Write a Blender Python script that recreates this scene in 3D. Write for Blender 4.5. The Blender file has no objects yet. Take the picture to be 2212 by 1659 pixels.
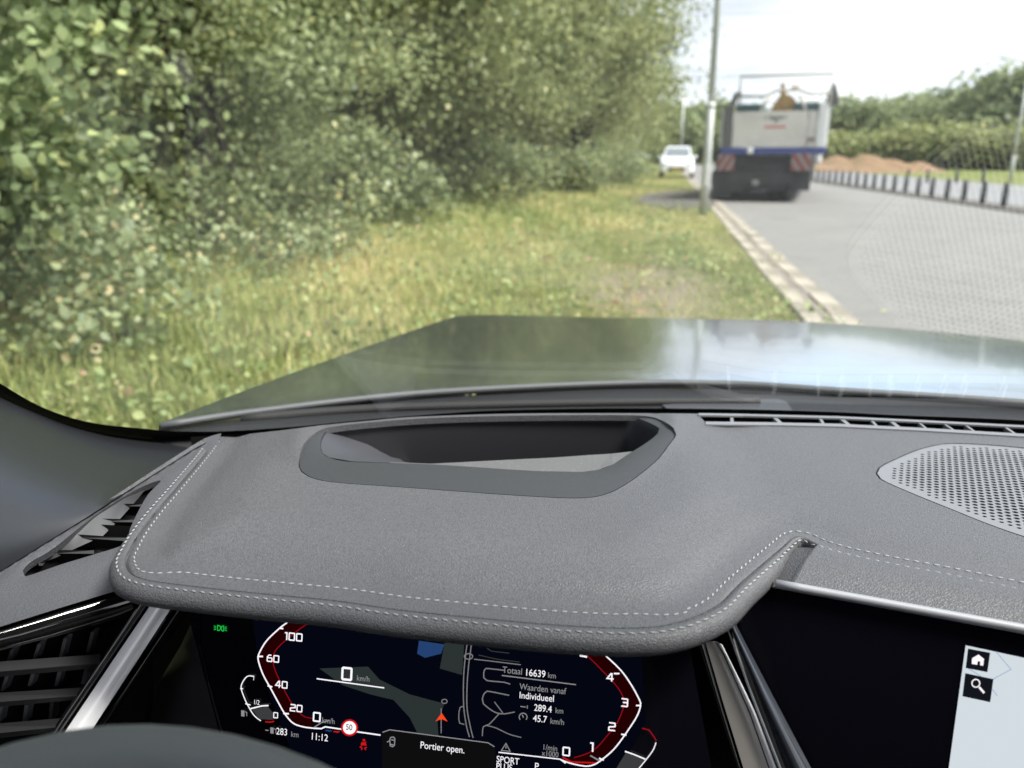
import bpy, bmesh, math, random
import numpy as np
from mathutils import Vector, Matrix
from mathutils.geometry import delaunay_2d_cdt
rnd = random.Random(7)
rng = np.random.default_rng(11)
SC = bpy.context.scene
COL = SC.collection

# ------------------------------------------------------------------ camera
EYE = 1.15                                   # camera height above the road, metres
F, CX, CY = 1671.0, 1106.0, 829.5            # focal length and centre in pixels of a 2212 x 1659 view
PIT, YAW = math.radians(16.4), math.radians(9.26)
cd = bpy.data.cameras.new('camera')
cam = bpy.data.objects.new('camera', cd)
COL.objects.link(cam)
cam.location = (0, 0, EYE)
cam.rotation_euler = (math.radians(90) - PIT, 0, YAW)
cd.sensor_width = 36
cd.lens = 36 * F / 2212
cd.clip_start = 0.02
cd.clip_end = 3000
cd.dof.use_dof = True
cd.dof.focus_distance = 0.58
cd.dof.aperture_fstop = 6.2
SC.camera = cam

# ------------------------------------------------------------------ sky, sun, exposure
SUN_EL, SUN_AZ = 54.0, 104.0                  # degrees; azimuth clockwise from the road direction
world = bpy.data.worlds.new('World')
SC.world = world
world.use_nodes = True
wt = world.node_tree
wt.nodes.clear()
def wn(t, **k):
    n = wt.nodes.new(t)
    for a, b in k.items():
        setattr(n, a, b)
    return n
w_out = wn('ShaderNodeOutputWorld')
w_bg = wn('ShaderNodeBackground')
w_bg.inputs['Strength'].default_value = 0.10
sky = wn('ShaderNodeTexSky', sky_type='NISHITA')
sky.sun_disc = False
sky.sun_elevation = math.radians(SUN_EL)
sky.sun_rotation = math.radians(SUN_AZ)
sky.air_density = 1.0
sky.dust_density = 1.6
tc = wn('ShaderNodeTexCoord')
sep = wn('ShaderNodeSeparateXYZ')
wt.links.new(tc.outputs['Generated'], sep.inputs[0])
addz = wn('ShaderNodeMath', operation='ADD')
addz.inputs[1].default_value = 0.22
wt.links.new(sep.outputs['Z'], addz.inputs[0])
mx = wn('ShaderNodeMath', operation='MAXIMUM')
mx.inputs[1].default_value = 0.12
wt.links.new(addz.outputs[0], mx.inputs[0])
dv = wn('ShaderNodeVectorMath', operation='SCALE')
inv = wn('ShaderNodeMath', operation='DIVIDE')
inv.inputs[0].default_value = 1.0
wt.links.new(mx.outputs[0], inv.inputs[1])
wt.links.new(tc.outputs['Generated'], dv.inputs[0])
wt.links.new(inv.outputs[0], dv.inputs['Scale'])
def cloud_noise(scale, det, loc):
    mp = wn('ShaderNodeMapping')
    mp.inputs['Location'].default_value = loc
    wt.links.new(dv.outputs[0], mp.inputs['Vector'])
    nz = wn('ShaderNodeTexNoise')
    nz.inputs['Scale'].default_value = scale
    nz.inputs['Detail'].default_value = det
    nz.inputs['Roughness'].default_value = 0.55
    nz.inputs['Distortion'].default_value = 0.4
    wt.links.new(mp.outputs[0], nz.inputs['Vector'])
    return nz
n1 = cloud_noise(0.75, 5, (1.7, 0.4, 0.0))
r1 = wn('ShaderNodeValToRGB')
r1.color_ramp.elements[0].position = 0.30
r1.color_ramp.elements[0].color = (0, 0, 0, 1)
r1.color_ramp.elements[1].position = 0.55
r1.color_ramp.elements[1].color = (1, 1, 1, 1)
wt.links.new(n1.outputs['Fac'], r1.inputs[0])
n2 = cloud_noise(1.2, 4, (5.1, 2.0, 1.0))
r2 = wn('ShaderNodeValToRGB')                # grey undersides and bright tops of the cloud
r2.color_ramp.elements[0].position = 0.35
r2.color_ramp.elements[0].color = (1.65, 1.78, 2.0, 1)
r2.color_ramp.elements[1].position = 0.68
r2.color_ramp.elements[1].color = (3.3, 3.32, 3.36, 1)
wt.links.new(n2.outputs['Fac'], r2.inputs[0])
wmix = wn('ShaderNodeMix', data_type='RGBA')
wt.links.new(r1.outputs[0], wmix.inputs['Factor'])
wt.links.new(sky.outputs[0], wmix.inputs['A'])
wt.links.new(r2.outputs[0], wmix.inputs['B'])
wt.links.new(wmix.outputs['Result'], w_bg.inputs['Color'])
wt.links.new(w_bg.outputs[0], w_out.inputs[0])

sl = bpy.data.lights.new('sun', 'SUN')
sl.energy = 2.0
sl.angle = math.radians(18)
sl.color = (1.0, 0.965, 0.91)
sun = bpy.data.objects.new('sun', sl)
COL.objects.link(sun)
az, el = math.radians(SUN_AZ), math.radians(SUN_EL)
sdir = Vector((math.sin(az) * math.cos(el), math.cos(az) * math.cos(el), math.sin(el)))
sun.rotation_euler = (-sdir).to_track_quat('-Z', 'Y').to_euler()
sun.location = sdir * 60

SC.view_settings.view_transform = 'Standard'
SC.view_settings.look = 'None'
SC.view_settings.exposure = 2.5
SC.view_settings.gamma = 1.0
SC.render.engine = 'CYCLES'
SC.cycles.use_denoising = True
SC.cycles.max_bounces = 10
SC.cycles.transparent_max_bounces = 16
SC.cycles.caustics_reflective = False
SC.cycles.caustics_refractive = False
SC.cycles.sample_clamp_indirect = 6

# ------------------------------------------------------------------ pixel and surface helpers (coordinates relative to the eye)
_f = Vector((-math.sin(YAW) * math.cos(PIT), math.cos(YAW) * math.cos(PIT), -math.sin(PIT)))
_r = Vector((math.cos(YAW), math.sin(YAW), 0))
_u = Vector((-math.sin(YAW) * math.sin(PIT), math.cos(YAW) * math.sin(PIT), math.cos(PIT)))
def ray(u, v):
    return _f + _r * ((u - CX) / F) - _u * ((v - CY) / F)
def onz(u, v, z):
    d = ray(u, v)
    return d * (z / d.z)
def ony(u, v, y):
    d = ray(u, v)
    return d * (y / d.y)
def onpl(u, v, p, n):
    d = ray(u, v)
    return d * (p.dot(n) / d.dot(n))
def gnd(u, v):
    p = onz(u, v, -EYE)
    return Vector((p.x, p.y, 0))
def proj(p):
    w = p.dot(_f)
    return (CX + F * p.dot(_r) / w, CY - F * p.dot(_u) / w)
def sst(a, b, x):
    t = min(1, max(0, (x - a) / (b - a)))
    return t * t * (3 - 2 * t)
def cr(pts, step, closed=False):
    """Catmull-Rom resampling of a 2D / 3D polyline"""
    P = [Vector(p) for p in pts]
    n = len(P)
    out = []
    segs = n if closed else n - 1
    for i in range(segs):
        p1, p2 = P[i], P[(i + 1) % n]
        p0 = P[(i - 1) % n] if closed or i > 0 else p1 * 2 - p2
        p3 = P[(i + 2) % n] if closed or i < n - 2 else p2 * 2 - p1
        L = (p2 - p1).length
        k = max(1, int(L / step))
        for j in range(k):
            t = j / k
            m1, m2 = (p2 - p0) * .5, (p3 - p1) * .5
            # limit overshoot where neighbouring spans differ in length
            if m1.length > L * 1.2: m1 = m1.normalized() * L * 1.2
            if m2.length > L * 1.2: m2 = m2.normalized() * L * 1.2
            h00, h10 = 2*t**3 - 3*t*t + 1, t**3 - 2*t*t + t
            h01, h11 = -2*t**3 + 3*t*t, t**3 - t*t
            out.append(p1 * h00 + m1 * h10 + p2 * h01 + m2 * h11)
    if not closed:
        out.append(P[-1].copy())
    return out
def inside(px, py, poly):
    """vectorised point in polygon"""
    x = np.asarray(px); y = np.asarray(py)
    c = np.zeros(x.shape, bool)
    n = len(poly)
    for i in range(n):
        x1, y1 = poly[i][0], poly[i][1]
        x2, y2 = poly[(i + 1) % n][0], poly[(i + 1) % n][1]
        if y1 == y2:
            continue
        m = ((y1 > y) != (y2 > y)) & (x < (x2 - x1) * (y - y1) / (y2 - y1) + x1)
        c ^= m
    return c
def cdt_fill(outline, holes, extra, drop=None):
    """triangulate outline minus holes with extra interior points, all 2D"""
    vs, es = [], []
    for loop in [outline] + list(holes):
        b = len(vs)
        vs += [Vector((p[0], p[1])) for p in loop]
        es += [(b + i, b + (i + 1) % len(loop)) for i in range(len(loop))]
    if len(extra):
        ex = np.array([(p[0], p[1]) for p in extra])
        k = inside(ex[:, 0], ex[:, 1], outline)
        for h in holes:
            if len(h) > 12 or len(holes) < 20:
                k &= ~inside(ex[:, 0], ex[:, 1], h)
        vs += [Vector((a, b)) for a, b in ex[k]]
    V, E, T, *_ = delaunay_2d_cdt(vs, es, [], 0, 1e-7)
    V = [(v[0], v[1]) for v in V]
    A = np.array(V)
    T = np.array([t for t in T if len(t) == 3])
    c = A[T].mean(axis=1)
    k = inside(c[:, 0], c[:, 1], outline)
    if drop is not None:
        k &= ~drop(c)
    else:
        for h in holes:
            k &= ~inside(c[:, 0], c[:, 1], h)
    return V, [tuple(int(i) for i in t) for t in T[k]]
def grid_pts(pts, du, dvv):
    us = [p[0] for p in pts]; vs = [p[1] for p in pts]
    out = []
    v = min(vs); j = 0
    while v <= max(vs):
        u = min(us) + (du * .5 if j % 2 else 0)
        while u <= max(us):
            out.append((u, v)); u += du
        v += dvv; j += 1
    return out

# ------------------------------------------------------------------ object helpers
ROOT_OFF = {}
def tag(o, label=None, cat=None, group=None, kind=None):
    if label: o['label'] = label
    if cat: o['category'] = cat
    if group: o['group'] = group
    if kind: o['kind'] = kind
    return o
def empty(name, loc, rz=0.0, label=None, cat=None, group=None):
    o = bpy.data.objects.new(name, None)
    COL.objects.link(o)
    o.location = loc
    o.rotation_euler = (0, 0, rz)
    o.empty_display_size = .2
    return tag(o, label, cat, group)
def link_mesh(name, me, mat, parent=None):
    if mat is not None and len(me.materials) == 0:
        for m in (mat if isinstance(mat, (list, tuple)) else [mat]):
            me.materials.append(m)
    o = bpy.data.objects.new(name, me)
    COL.objects.link(o)
    if parent is not None:
        o.parent = parent
    return o
def mesh(name, vs, fs, mat, parent=None, smooth=True, off=None, fmat=None):
    me = bpy.data.meshes.new(name)
    if off is not None:
        vs = [(v[0] + off[0], v[1] + off[1], v[2] + off[2]) for v in vs]
    me.from_pydata([tuple(v) for v in vs], [], fs)
    if smooth:
        me.polygons.foreach_set('use_smooth', [True] * len(me.polygons))
    if fmat:
        me.polygons.foreach_set('material_index', fmat)
    me.update()
    return link_mesh(name, me, mat, parent)
class MB:
    """collects simple shapes into one mesh"""
    def __init__(s):
        s.v, s.f = [], []
    def add(s, vs, fs):
        b = len(s.v)
        s.v += [Vector(v) for v in vs]
        s.f += [tuple(b + i for i in f) for f in fs]
        return s
    def box(s, x0, x1, y0, y1, z0, z1, bev=0.0):
        if bev <= 0:
            return s.add([(x, y, z) for x in (x0, x1) for y in (y0, y1) for z in (z0, z1)],
                         [(0,1,3,2),(4,6,7,5),(0,4,5,1),(2,3,7,6),(0,2,6,4),(1,5,7,3)])
        bm = bmesh.new()
        bmesh.ops.create_cube(bm, size=1)
        for v in bm.verts:
            v.co = Vector(((x0+x1)/2 + v.co.x*(x1-x0), (y0+y1)/2 + v.co.y*(y1-y0), (z0+z1)/2 + v.co.z*(z1-z0)))
        bmesh.ops.bevel(bm, geom=bm.edges[:], offset=bev, segments=2, affect='EDGES', profile=.5)
        bm.verts.ensure_lookup_table()
        bm.verts.index_update()
        s.add([v.co.copy() for v in bm.verts], [tuple(v.index for v in f.verts) for f in bm.faces])
        bm.free()
        return s
    def tube(s, pts, rad, n=8, cap=True):
        pts = [Vector(p) for p in pts]
        if not isinstance(rad, (list, tuple)):
            rad = [rad] * len(pts)
        b = len(s.v)
        ref = None
        for i, p in enumerate(pts):
            t = (pts[min(i+1, len(pts)-1)] - pts[max(i-1, 0)])
            t = t.normalized() if t.length > 1e-9 else Vector((0, 0, 1))
            if ref is None:
                ref = Vector((1, 0, 0)) if abs(t.x) < .8 else Vector((0, 1, 0))
            a = (ref - t * ref.dot(t)).normalized()
            ref = a
            c = t.cross(a)
            for k in range(n):
                g = 2 * math.pi * k / n
                s.v.append(p + (a * math.cos(g) + c * math.sin(g)) * rad[i])
        for i in range(len(pts) - 1):
            for k in range(n):
                s.f.append((b+i*n+k, b+i*n+(k+1) % n, b+(i+1)*n+(k+1) % n, b+(i+1)*n+k))
        if cap:
            s.f.append(tuple(b + k for k in reversed(range(n))))
            s.f.append(tuple(b + (len(pts)-1)*n + k for k in range(n)))
        return s
    def loft(s, rows):
        n = len(rows[0]); b = len(s.v)
        for r in rows:
            s.v += [Vector(p) for p in r]
        for i in range(len(rows) - 1):
            for k in range(n - 1):
                s.f.append((b+i*n+k, b+i*n+k+1, b+(i+1)*n+k+1, b+(i+1)*n+k))
        return s
    def prism(s, poly, d):
        """polygon of 3D points pushed along the vector d"""
        d = Vector(d); n = len(poly)
        a = [Vector(p) for p in poly]
        s.add(a + [p + d for p in a],
              [tuple(range(n))[::-1], tuple(range(n, 2*n))] + [(i, (i+1) % n, n+(i+1) % n, n+i) for i in range(n)])
        return s
    def build(s, name, mat, parent=None, smooth=False, off=None):
        return mesh(name, s.v, s.f, mat, parent, smooth, off)
def fix_normals(o):
    bm = bmesh.new(); bm.from_mesh(o.data)
    bmesh.ops.recalc_face_normals(bm, faces=bm.faces[:])
    bm.to_mesh(o.data); bm.free()
    return o

# ------------------------------------------------------------------ materials
def mat(name, col=(.5, .5, .5), rough=.5, metal=0., spec=.5, bump=None, var=None, coat=0., coat_r=.03, emis=None, estr=1., speck=None, sheen=0., cells=None):
    m = bpy.data.materials.new(name)
    m.use_nodes = True
    nt = m.node_tree
    b = nt.nodes['Principled BSDF']
    b.inputs['Base Color'].default_value = (*col, 1)
    b.inputs['Roughness'].default_value = rough
    b.inputs['Metallic'].default_value = metal
    b.inputs['Specular IOR Level'].default_value = spec
    b.inputs['Coat Weight'].default_value = coat
    b.inputs['Coat Roughness'].default_value = coat_r
    if sheen:
        b.inputs['Sheen Weight'].default_value = sheen
        b.inputs['Sheen Roughness'].default_value = .4
    if emis:
        b.inputs['Emission Color'].default_value = (*emis, 1)
        b.inputs['Emission Strength'].default_value = estr
    N, L = nt.nodes, nt.links
    t = N.new('ShaderNodeTexCoord')
    last = None
    def noise(sc, det=4, rg=.55):
        n = N.new('ShaderNodeTexNoise')
        n.inputs['Scale'].default_value = sc
        n.inputs['Detail'].default_value = det
        n.inputs['Roughness'].default_value = rg
        L.new(t.outputs['Object'], n.inputs['Vector'])
        return n
    if var:                                   # list of (scale, colour, low, high)
        cur = None
        for sc, c2, lo, hi in var:
            n = noise(sc, 6)
            r = N.new('ShaderNodeMapRange')
            r.inputs['From Min'].default_value = lo
            r.inputs['From Max'].default_value = hi
            L.new(n.outputs['Fac'], r.inputs['Value'])
            x = N.new('ShaderNodeMix'); x.data_type = 'RGBA'
            L.new(r.outputs[0], x.inputs['Factor'])
            if cur is None: x.inputs['A'].default_value = (*col, 1)
            else: L.new(cur, x.inputs['A'])
            x.inputs['B'].default_value = (*c2, 1)
            cur = x.outputs['Result']
        last = cur
    if speck:                                 # (cells per metre, share, colour): scattered dust
        vo = N.new('ShaderNodeTexVoronoi')
        vo.inputs['Scale'].default_value = speck[0]
        L.new(t.outputs['Object'], vo.inputs['Vector'])
        sp = N.new('ShaderNodeSeparateColor')
        L.new(vo.outputs['Color'], sp.inputs[0])
        lt = N.new('ShaderNodeMath'); lt.operation = 'LESS_THAN'; lt.inputs[1].default_value = speck[1]
        L.new(sp.outputs[0], lt.inputs[0])
        ld = N.new('ShaderNodeMath'); ld.operation = 'LESS_THAN'; ld.inputs[1].default_value = .28
        L.new(vo.outputs['Distance'], ld.inputs[0])
        mu = N.new('ShaderNodeMath'); mu.operation = 'MULTIPLY'
        L.new(lt.outputs[0], mu.inputs[0]); L.new(ld.outputs[0], mu.inputs[1])
        x = N.new('ShaderNodeMix'); x.data_type = 'RGBA'
        L.new(mu.outputs[0], x.inputs['Factor'])
        if last is None: x.inputs['A'].default_value = (*col, 1)
        else: L.new(last, x.inputs['A'])
        x.inputs['B'].default_value = (*speck[2], 1)
        last = x.outputs['Result']
    if last is not None:
        L.new(last, b.inputs['Base Color'])
    hgt = None
    if bump:                                  # (scale, strength, distance)
        n = noise(bump[0], 3, .6)
        hgt = n.outputs['Fac']
        if cells:
            vo = N.new('ShaderNodeTexVoronoi'); vo.feature = 'DISTANCE_TO_EDGE'
            vo.inputs['Scale'].default_value = cells
            nw = noise(cells * .6, 2)
            va = N.new('ShaderNodeVectorMath'); va.operation = 'MULTIPLY_ADD'
            va.inputs[1].default_value = (.8 / cells,) * 3
            L.new(nw.outputs['Color'], va.inputs[0]); L.new(t.outputs['Object'], va.inputs[2])
            L.new(va.outputs[0], vo.inputs['Vector'])
            mr = N.new('ShaderNodeMapRange'); mr.inputs['From Max'].default_value = .22
            L.new(vo.outputs['Distance'], mr.inputs['Value'])
            ad = N.new('ShaderNodeMath'); ad.operation = 'MULTIPLY_ADD'; ad.inputs[1].default_value = .35
            L.new(n.outputs['Fac'], ad.inputs[0]); L.new(mr.outputs[0], ad.inputs[2])
            hgt = ad.outputs[0]
        bp = N.new('ShaderNodeBump')
        bp.inputs['Strength'].default_value = bump[1]
        bp.inputs['Distance'].default_value = bump[2]
        L.new(hgt, bp.inputs['Height'])
        L.new(bp.outputs[0], b.inputs['Normal'])
    return m
def glow(name, col, s=1.0):
    m = bpy.data.materials.new(name); m.use_nodes = True
    nt = m.node_tree; nt.nodes.clear()
    e = nt.nodes.new('ShaderNodeEmission'); o = nt.nodes.new('ShaderNodeOutputMaterial')
    e.inputs[0].default_value = (*col, 1); e.inputs[1].default_value = s * .32
    nt.links.new(e.outputs[0], o.inputs[0])
    return m
def foliage_mat(name, stops, trans=.35, rough=.42):
    """leaf colour from the per-leaf random value 'tone'"""
    m = bpy.data.materials.new(name); m.use_nodes = True
    nt = m.node_tree; N, L = nt.nodes, nt.links
    b = N['Principled BSDF']; out = N['Material Output']
    at = N.new('ShaderNodeAttribute'); at.attribute_name = 'tone'
    r = N.new('ShaderNodeValToRGB')
    els = r.color_ramp.elements
    while len(els) < len(stops): els.new(.5)
    for e, (p, c) in zip(els, stops):
        e.position = p; e.color = (*c, 1)
    L.new(at.outputs['Fac'], r.inputs[0])
    L.new(r.outputs[0], b.inputs['Base Color'])
    b.inputs['Roughness'].default_value = rough
    b.inputs['Specular IOR Level'].default_value = .22
    tr = N.new('ShaderNodeBsdfTranslucent')
    hs = N.new('ShaderNodeHueSaturation'); hs.inputs['Value'].default_value = 1.35
    L.new(r.outputs[0], hs.inputs['Color']); L.new(hs.outputs[0], tr.inputs[0])
    mxs = N.new('ShaderNodeMixShader'); mxs.inputs[0].default_value = trans
    L.new(b.outputs[0], mxs.inputs[1]); L.new(tr.outputs[0], mxs.inputs[2])
    L.new(mxs.outputs[0], out.inputs[0])
    return m
def glass_mat(name, tint=(.97, .985, .98)):
    """clear pane: transparent with a mirror share by Fresnel, the same from either side"""
    m = bpy.data.materials.new(name); m.use_nodes = True
    nt = m.node_tree; N, L = nt.nodes, nt.links
    N.clear()
    out = N.new('ShaderNodeOutputMaterial')
    tr = N.new('ShaderNodeBsdfTransparent'); tr.inputs[0].default_value = (*tint, 1)
    gl = N.new('ShaderNodeBsdfGlossy'); gl.inputs['Roughness'].default_value = 0.0
    fr = N.new('ShaderNodeFresnel')
    ge = N.new('ShaderNodeNewGeometry')
    mi = N.new('ShaderNodeMix'); mi.data_type = 'FLOAT'
    mi.inputs['A'].default_value = 1.55; mi.inputs['B'].default_value = 1 / 1.55
    L.new(ge.outputs['Backfacing'], mi.inputs['Factor'])
    L.new(mi.outputs['Result'], fr.inputs['IOR'])
    mxs = N.new('ShaderNodeMixShader')
    L.new(fr.outputs[0], mxs.inputs[0]); L.new(tr.outputs[0], mxs.inputs[1]); L.new(gl.outputs[0], mxs.inputs[2])
    L.new(mxs.outputs[0], out.inputs[0])
    return m

M = {}
M['leather'] = mat('dash_leather', (.078, .0775, .083), .5, spec=.4, bump=(900, .34, .0007), cells=500, var=[(7, (.087, .0865, .092), .35, .65), (420, (.068, .0675, .073), .45, .62)], speck=(1500, .012, (.3, .3, .3)))
M['leather_side'] = mat('side_leather', (.060, .060, .066), .5, spec=.4, bump=(900, .35, .0007), cells=460)
M['soft_plastic'] = mat('soft_plastic', (.030, .031, .034), .55, bump=(2500, .12, .0003), speck=(1300, .03, (.16, .16, .155)))
M['grille_plastic'] = mat('grille_plastic', (.15, .15, .158), .42, bump=(2500, .08, .0002))
M['vent_plastic'] = mat('vent_plastic', (.05, .05, .054), .42, bump=(2500, .08, .0002))
M['pillar'] = mat('pillar_trim', (.012, .0125, .015), .40, coat=.35, coat_r=.30, bump=(1800, .06, .0002))
M['black_plastic'] = mat('black_plastic', (.008, .008, .009), .5, bump=(2000, .08, .0002))
M['well'] = mat('well_plastic', (.020, .020, .024), .42)
M['matt_black'] = mat('matt_black', (.004, .004, .004), .8, spec=.2)
M['piano'] = mat('piano_black', (.006, .006, .006), .06, spec=.5, coat=1)
M['chrome'] = mat('satin_chrome', (.92, .90, .92), .26, metal=.12, bump=(60, .03, .0005))
M['silver'] = mat('silver_edge', (.30, .30, .315), .5, metal=.3)
M['thread'] = mat('thread', (.26, .26, .265), .7, bump=(4000, .4, .0002))
M['rim'] = mat('wheel_leather', (.12, .123, .116), .5, bump=(1500, .25, .0005), cells=700)
M['cabin'] = mat('cabin_cloth', (.018, .018, .02), .85, spec=.25, bump=(800, .3, .0006))
M['glass'] = glass_mat('windshield_glass')
M['paint'] = mat('hood_paint', (.50, .53, .56), .16, metal=.945, spec=.6, coat=.6, coat_r=.05)
M['cowl'] = mat('cowl_plastic', (.010, .010, .011), .55, bump=(700, .15, .0005))
M['panel_black'] = mat('display_glass', (.0035, .0035, .006), .09, spec=.18)
M['rubber'] = mat('rubber', (.012, .012, .012), .7)

# ------------------------------------------------------------------ own car: frame of reference
CAR = empty('car', (.36, .8, 0), 0, 'dark car in the foreground, its grey leather dashboard, windshield and hood seen from inside', 'car')
CO = Vector((-.36, -.8, EYE))                 # eye-relative point -> car-local point
def cmesh(name, vs, fs, m, parent=CAR, smooth=True):
    return mesh(name, vs, fs, m, parent, smooth, CO)
def cbuild(mb, name, m, parent=CAR, smooth=False):
    return mb.build(name, m, parent, smooth, CO)

# ---- windshield surface
GZ, GT = -.262, math.tan(math.radians(39.5))
def yb(x): return .828 - .20 * (x - .36) ** 2
def onglass(u, v, lift=0.0):
    d = ray(u, v)
    a, b = .02, 4.0
    for _ in range(50):
        t = (a + b) / 2
        p = d * t
        if p.y - yb(p.x) + (p.z - GZ) / GT < 0: a = t
        else: b = t
    p = d * a
    return p + Vector((0, -math.sin(math.atan(GT)), -math.cos(math.atan(GT)))) * lift

# ---- dashboard height field
ZD = -.264
GRV, GRW = .0022, .0013                      # depth and half width of the stitched seam
HUD_OUT = cr([(644.6,1001),(652,968),(668,946),(706,924),(886,905.5),(1107,898),(1364,897),(1417,903),(1455,924),(1461,939),(1445,962),(1417,997),(1355,1045),(1302,1070),(1240,1076.5),(1107,1070),(886,1054),(731,1043),(678,1034),(651,1019)], 9, True)
HUD_IN = cr([(692,968),(694,948),(704,931),(724,923),(886,909),(1107,901.5),(1355,900),(1388,907),(1424,925),(1421,936),(1404,951),(1364,977),(1324,1003),(1290,1015),(1255,1019),(1151,1017),(930,1003),(753,997),(709,988),(696,978)], 8, True)
SEAM_PX = [(470,943),(465,950),(430,995),(376.6,1058),(333,1108),(300,1152),(280,1188),(271.5,1208),(276,1230),(293,1244),(333,1255),(466,1271.5),(600,1285),(733,1298),(864,1317),(1020,1333),(1176,1347.5),(1301,1355),(1364,1356),(1426,1352),(1489,1336.5),(1551,1306),(1600,1258),(1682,1188),(1710,1164),(1724,1159),(1742,1162),(1770,1175),(1832,1194),(1945,1218),(2057,1239),(2212,1271),(2400,1312),(2700,1385)]
SEAM_PX += [proj(Vector((x, y, ZD))) for x, y in ((.60, .445), (.80, .43), (1.0, .425), (1.2, .42))]   # on towards the passenger side
SEAM2 = cr(SEAM_PX[:33], 5) + cr(SEAM_PX[33:], 22)
SEAM = [onz(p[0], p[1], ZD) for p in SEAM2]
SEAM_A = np.array([(p.x, p.y) for p in SEAM])
HUD_A = np.array([(q.x, q.y) for q in (onz(p[0], p[1], ZD) for p in HUD_OUT)])
def seg_dist(x, y, A, closed=False):
    B = np.roll(A, -1, 0) if closed else A[1:]
    A0 = A if closed else A[:-1]
    d = B - A0
    t = ((x - A0[:, 0]) * d[:, 0] + (y - A0[:, 1]) * d[:, 1]) / np.maximum((d ** 2).sum(1), 1e-12)
    t = np.clip(t, 0, 1)
    return float(np.sqrt(((A0[:, 0] + t * d[:, 0] - x) ** 2 + (A0[:, 1] + t * d[:, 1] - y) ** 2).min()))
def hgt(x, y):
    d = seg_dist(x, y, SEAM_A)
    z = ZD - GRV * math.exp(-(d / GRW) ** 2)
    z += .0045 * sst(.017, .040, d) * (1 - .5 * sst(.02, .16, x))
    xc = .055 + .10 * (.80 - y)
    z += .009 * (1 - sst(xc - .035, xc + .045, x)) * sst(.02, .08, d)
    dh = seg_dist(x, y, HUD_A, True)
    z += .0035 * math.exp(-(dh / .012) ** 2)
    return z
def ondash(u, v):
    z = ZD
    for _ in range(4):
        p = onz(u, v, z)
        z = hgt(p.x, p.y)
    return onz(u, v, z)
def seg_dist_v(X, Y, A, closed=False):
    B = np.roll(A, -1, 0) if closed else A[1:]
    A0 = A if closed else A[:-1]
    d = B - A0; L2 = np.maximum((d ** 2).sum(1), 1e-12)
    out = np.empty(len(X))
    for s in range(0, len(X), 2000):
        x = X[s:s+2000, None]; y = Y[s:s+2000, None]
        t = np.clip(((x - A0[:, 0]) * d[:, 0] + (y - A0[:, 1]) * d[:, 1]) / L2, 0, 1)
        out[s:s+2000] = np.sqrt(((A0[:, 0] + t * d[:, 0] - x) ** 2 + (A0[:, 1] + t * d[:, 1] - y) ** 2).min(1))
    return out
def sst_v(a, b, x):
    t = np.clip((x - a) / (b - a), 0, 1)
    return t * t * (3 - 2 * t)
def hgt_v(X, Y):
    d = seg_dist_v(X, Y, SEAM_A)
    z = ZD - GRV * np.exp(-(d / GRW) ** 2)
    z = z + .0045 * sst_v(.016, .040, d) * (1 - .5 * sst_v(.02, .16, X))
    xc = .055 + .10 * (.80 - Y)
    z = z + .009 * (1 - sst_v(xc - .035, xc + .045, X)) * sst_v(.02, .08, d)
    dh = seg_dist_v(X, Y, HUD_A, True)
    return z + .0035 * np.exp(-(dh / .012) ** 2)
def ondash_v(pts):
    R = np.array([tuple(ray(a, b)) for a, b in pts])
    z = np.full(len(R), ZD)
    for _ in range(4):
        P_ = R * (z / R[:, 2])[:, None]
        z = hgt_v(P_[:, 0], P_[:, 1])
    return [Vector(p) for p in R * (z / R[:, 2])[:, None]]
DEF = cr([(1511,898.5),(1606,900),(1806,905),(2000,914),(2212,925),(2450,939),(2450,958),(2212,942.5),(2000,930),(1806,920.5),(1660,917.5),(1527,916)], 14, True)
SPK_PX = [(1890.5,1022),(1897,1010),(1920,997),(1978,972),(2025,960),(2062,957),(2132,960),(2212,967),(2420,992),(2500,1040),(2480,1110),(2420,1190),(2330,1195),(2212,1160),(2132,1132),(2055,1101),(1978,1070),(1911,1041),(1899,1034)]
SPK = cr(SPK_PX, 9, True)
front = [proj(Vector((x, yb(x) - .022, ZD))) for x in (1.2, 1.05, .9, .75)] + [(2700,950),(2400,933),(2212,920.5),(2000,909),(1806,900.5),(1606,895),(1509,893.5),(1364,892.5),(1107,893.5),(886,901),(806,908),(700,918),(620,928),(540,937)]
outline = [(p[0], p[1]) for p in SEAM2] + [tuple(p) for p in cr(front, 25)]
ext = grid_pts(outline, 22, 12)
ext_q = []
for off in (.0006, .0012, .0018, .003, .0055, .009, .014, .019, .026, .034):
    for i in range(1, len(SEAM) - 1, 1):
        t = (SEAM[i+1] - SEAM[i-1]); t.z = 0; t.normalize()
        n = Vector((-t.y, t.x, 0))
        ext_q.append((SEAM[i] + n * off, off))
dq = seg_dist_v(np.array([q.x for q, o in ext_q]), np.array([q.y for q, o in ext_q]), SEAM_A)
ext += [proj(q) for (q, o), d_ in zip(ext_q, dq) if d_ > o * .93]
for off in (.004, .009, .015, .022):
    A = [onz(p[0], p[1], ZD) for p in HUD_OUT]
    for i in range(len(A)):
        t = (A[(i+1) % len(A)] - A[i-1]).normalized()
        n = Vector((-t.y, t.x, 0))
        for sgn in (1, -1):
            q = A[i] + n * off * sgn
            if seg_dist(q.x, q.y, HUD_A, True) > off * .9:
                ext.append(proj(q))
V2, T = cdt_fill(outline, [[tuple(p) for p in HUD_OUT], [tuple(p) for p in DEF], [tuple(p) for p in SPK]], ext)
vs = ondash_v(V2)
T = [t if (vs[t[1]] - vs[t[0]]).cross(vs[t[2]] - vs[t[0]]).z > 0 else t[::-1] for t in T]
mb = MB(); mb.add(vs, T)
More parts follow.
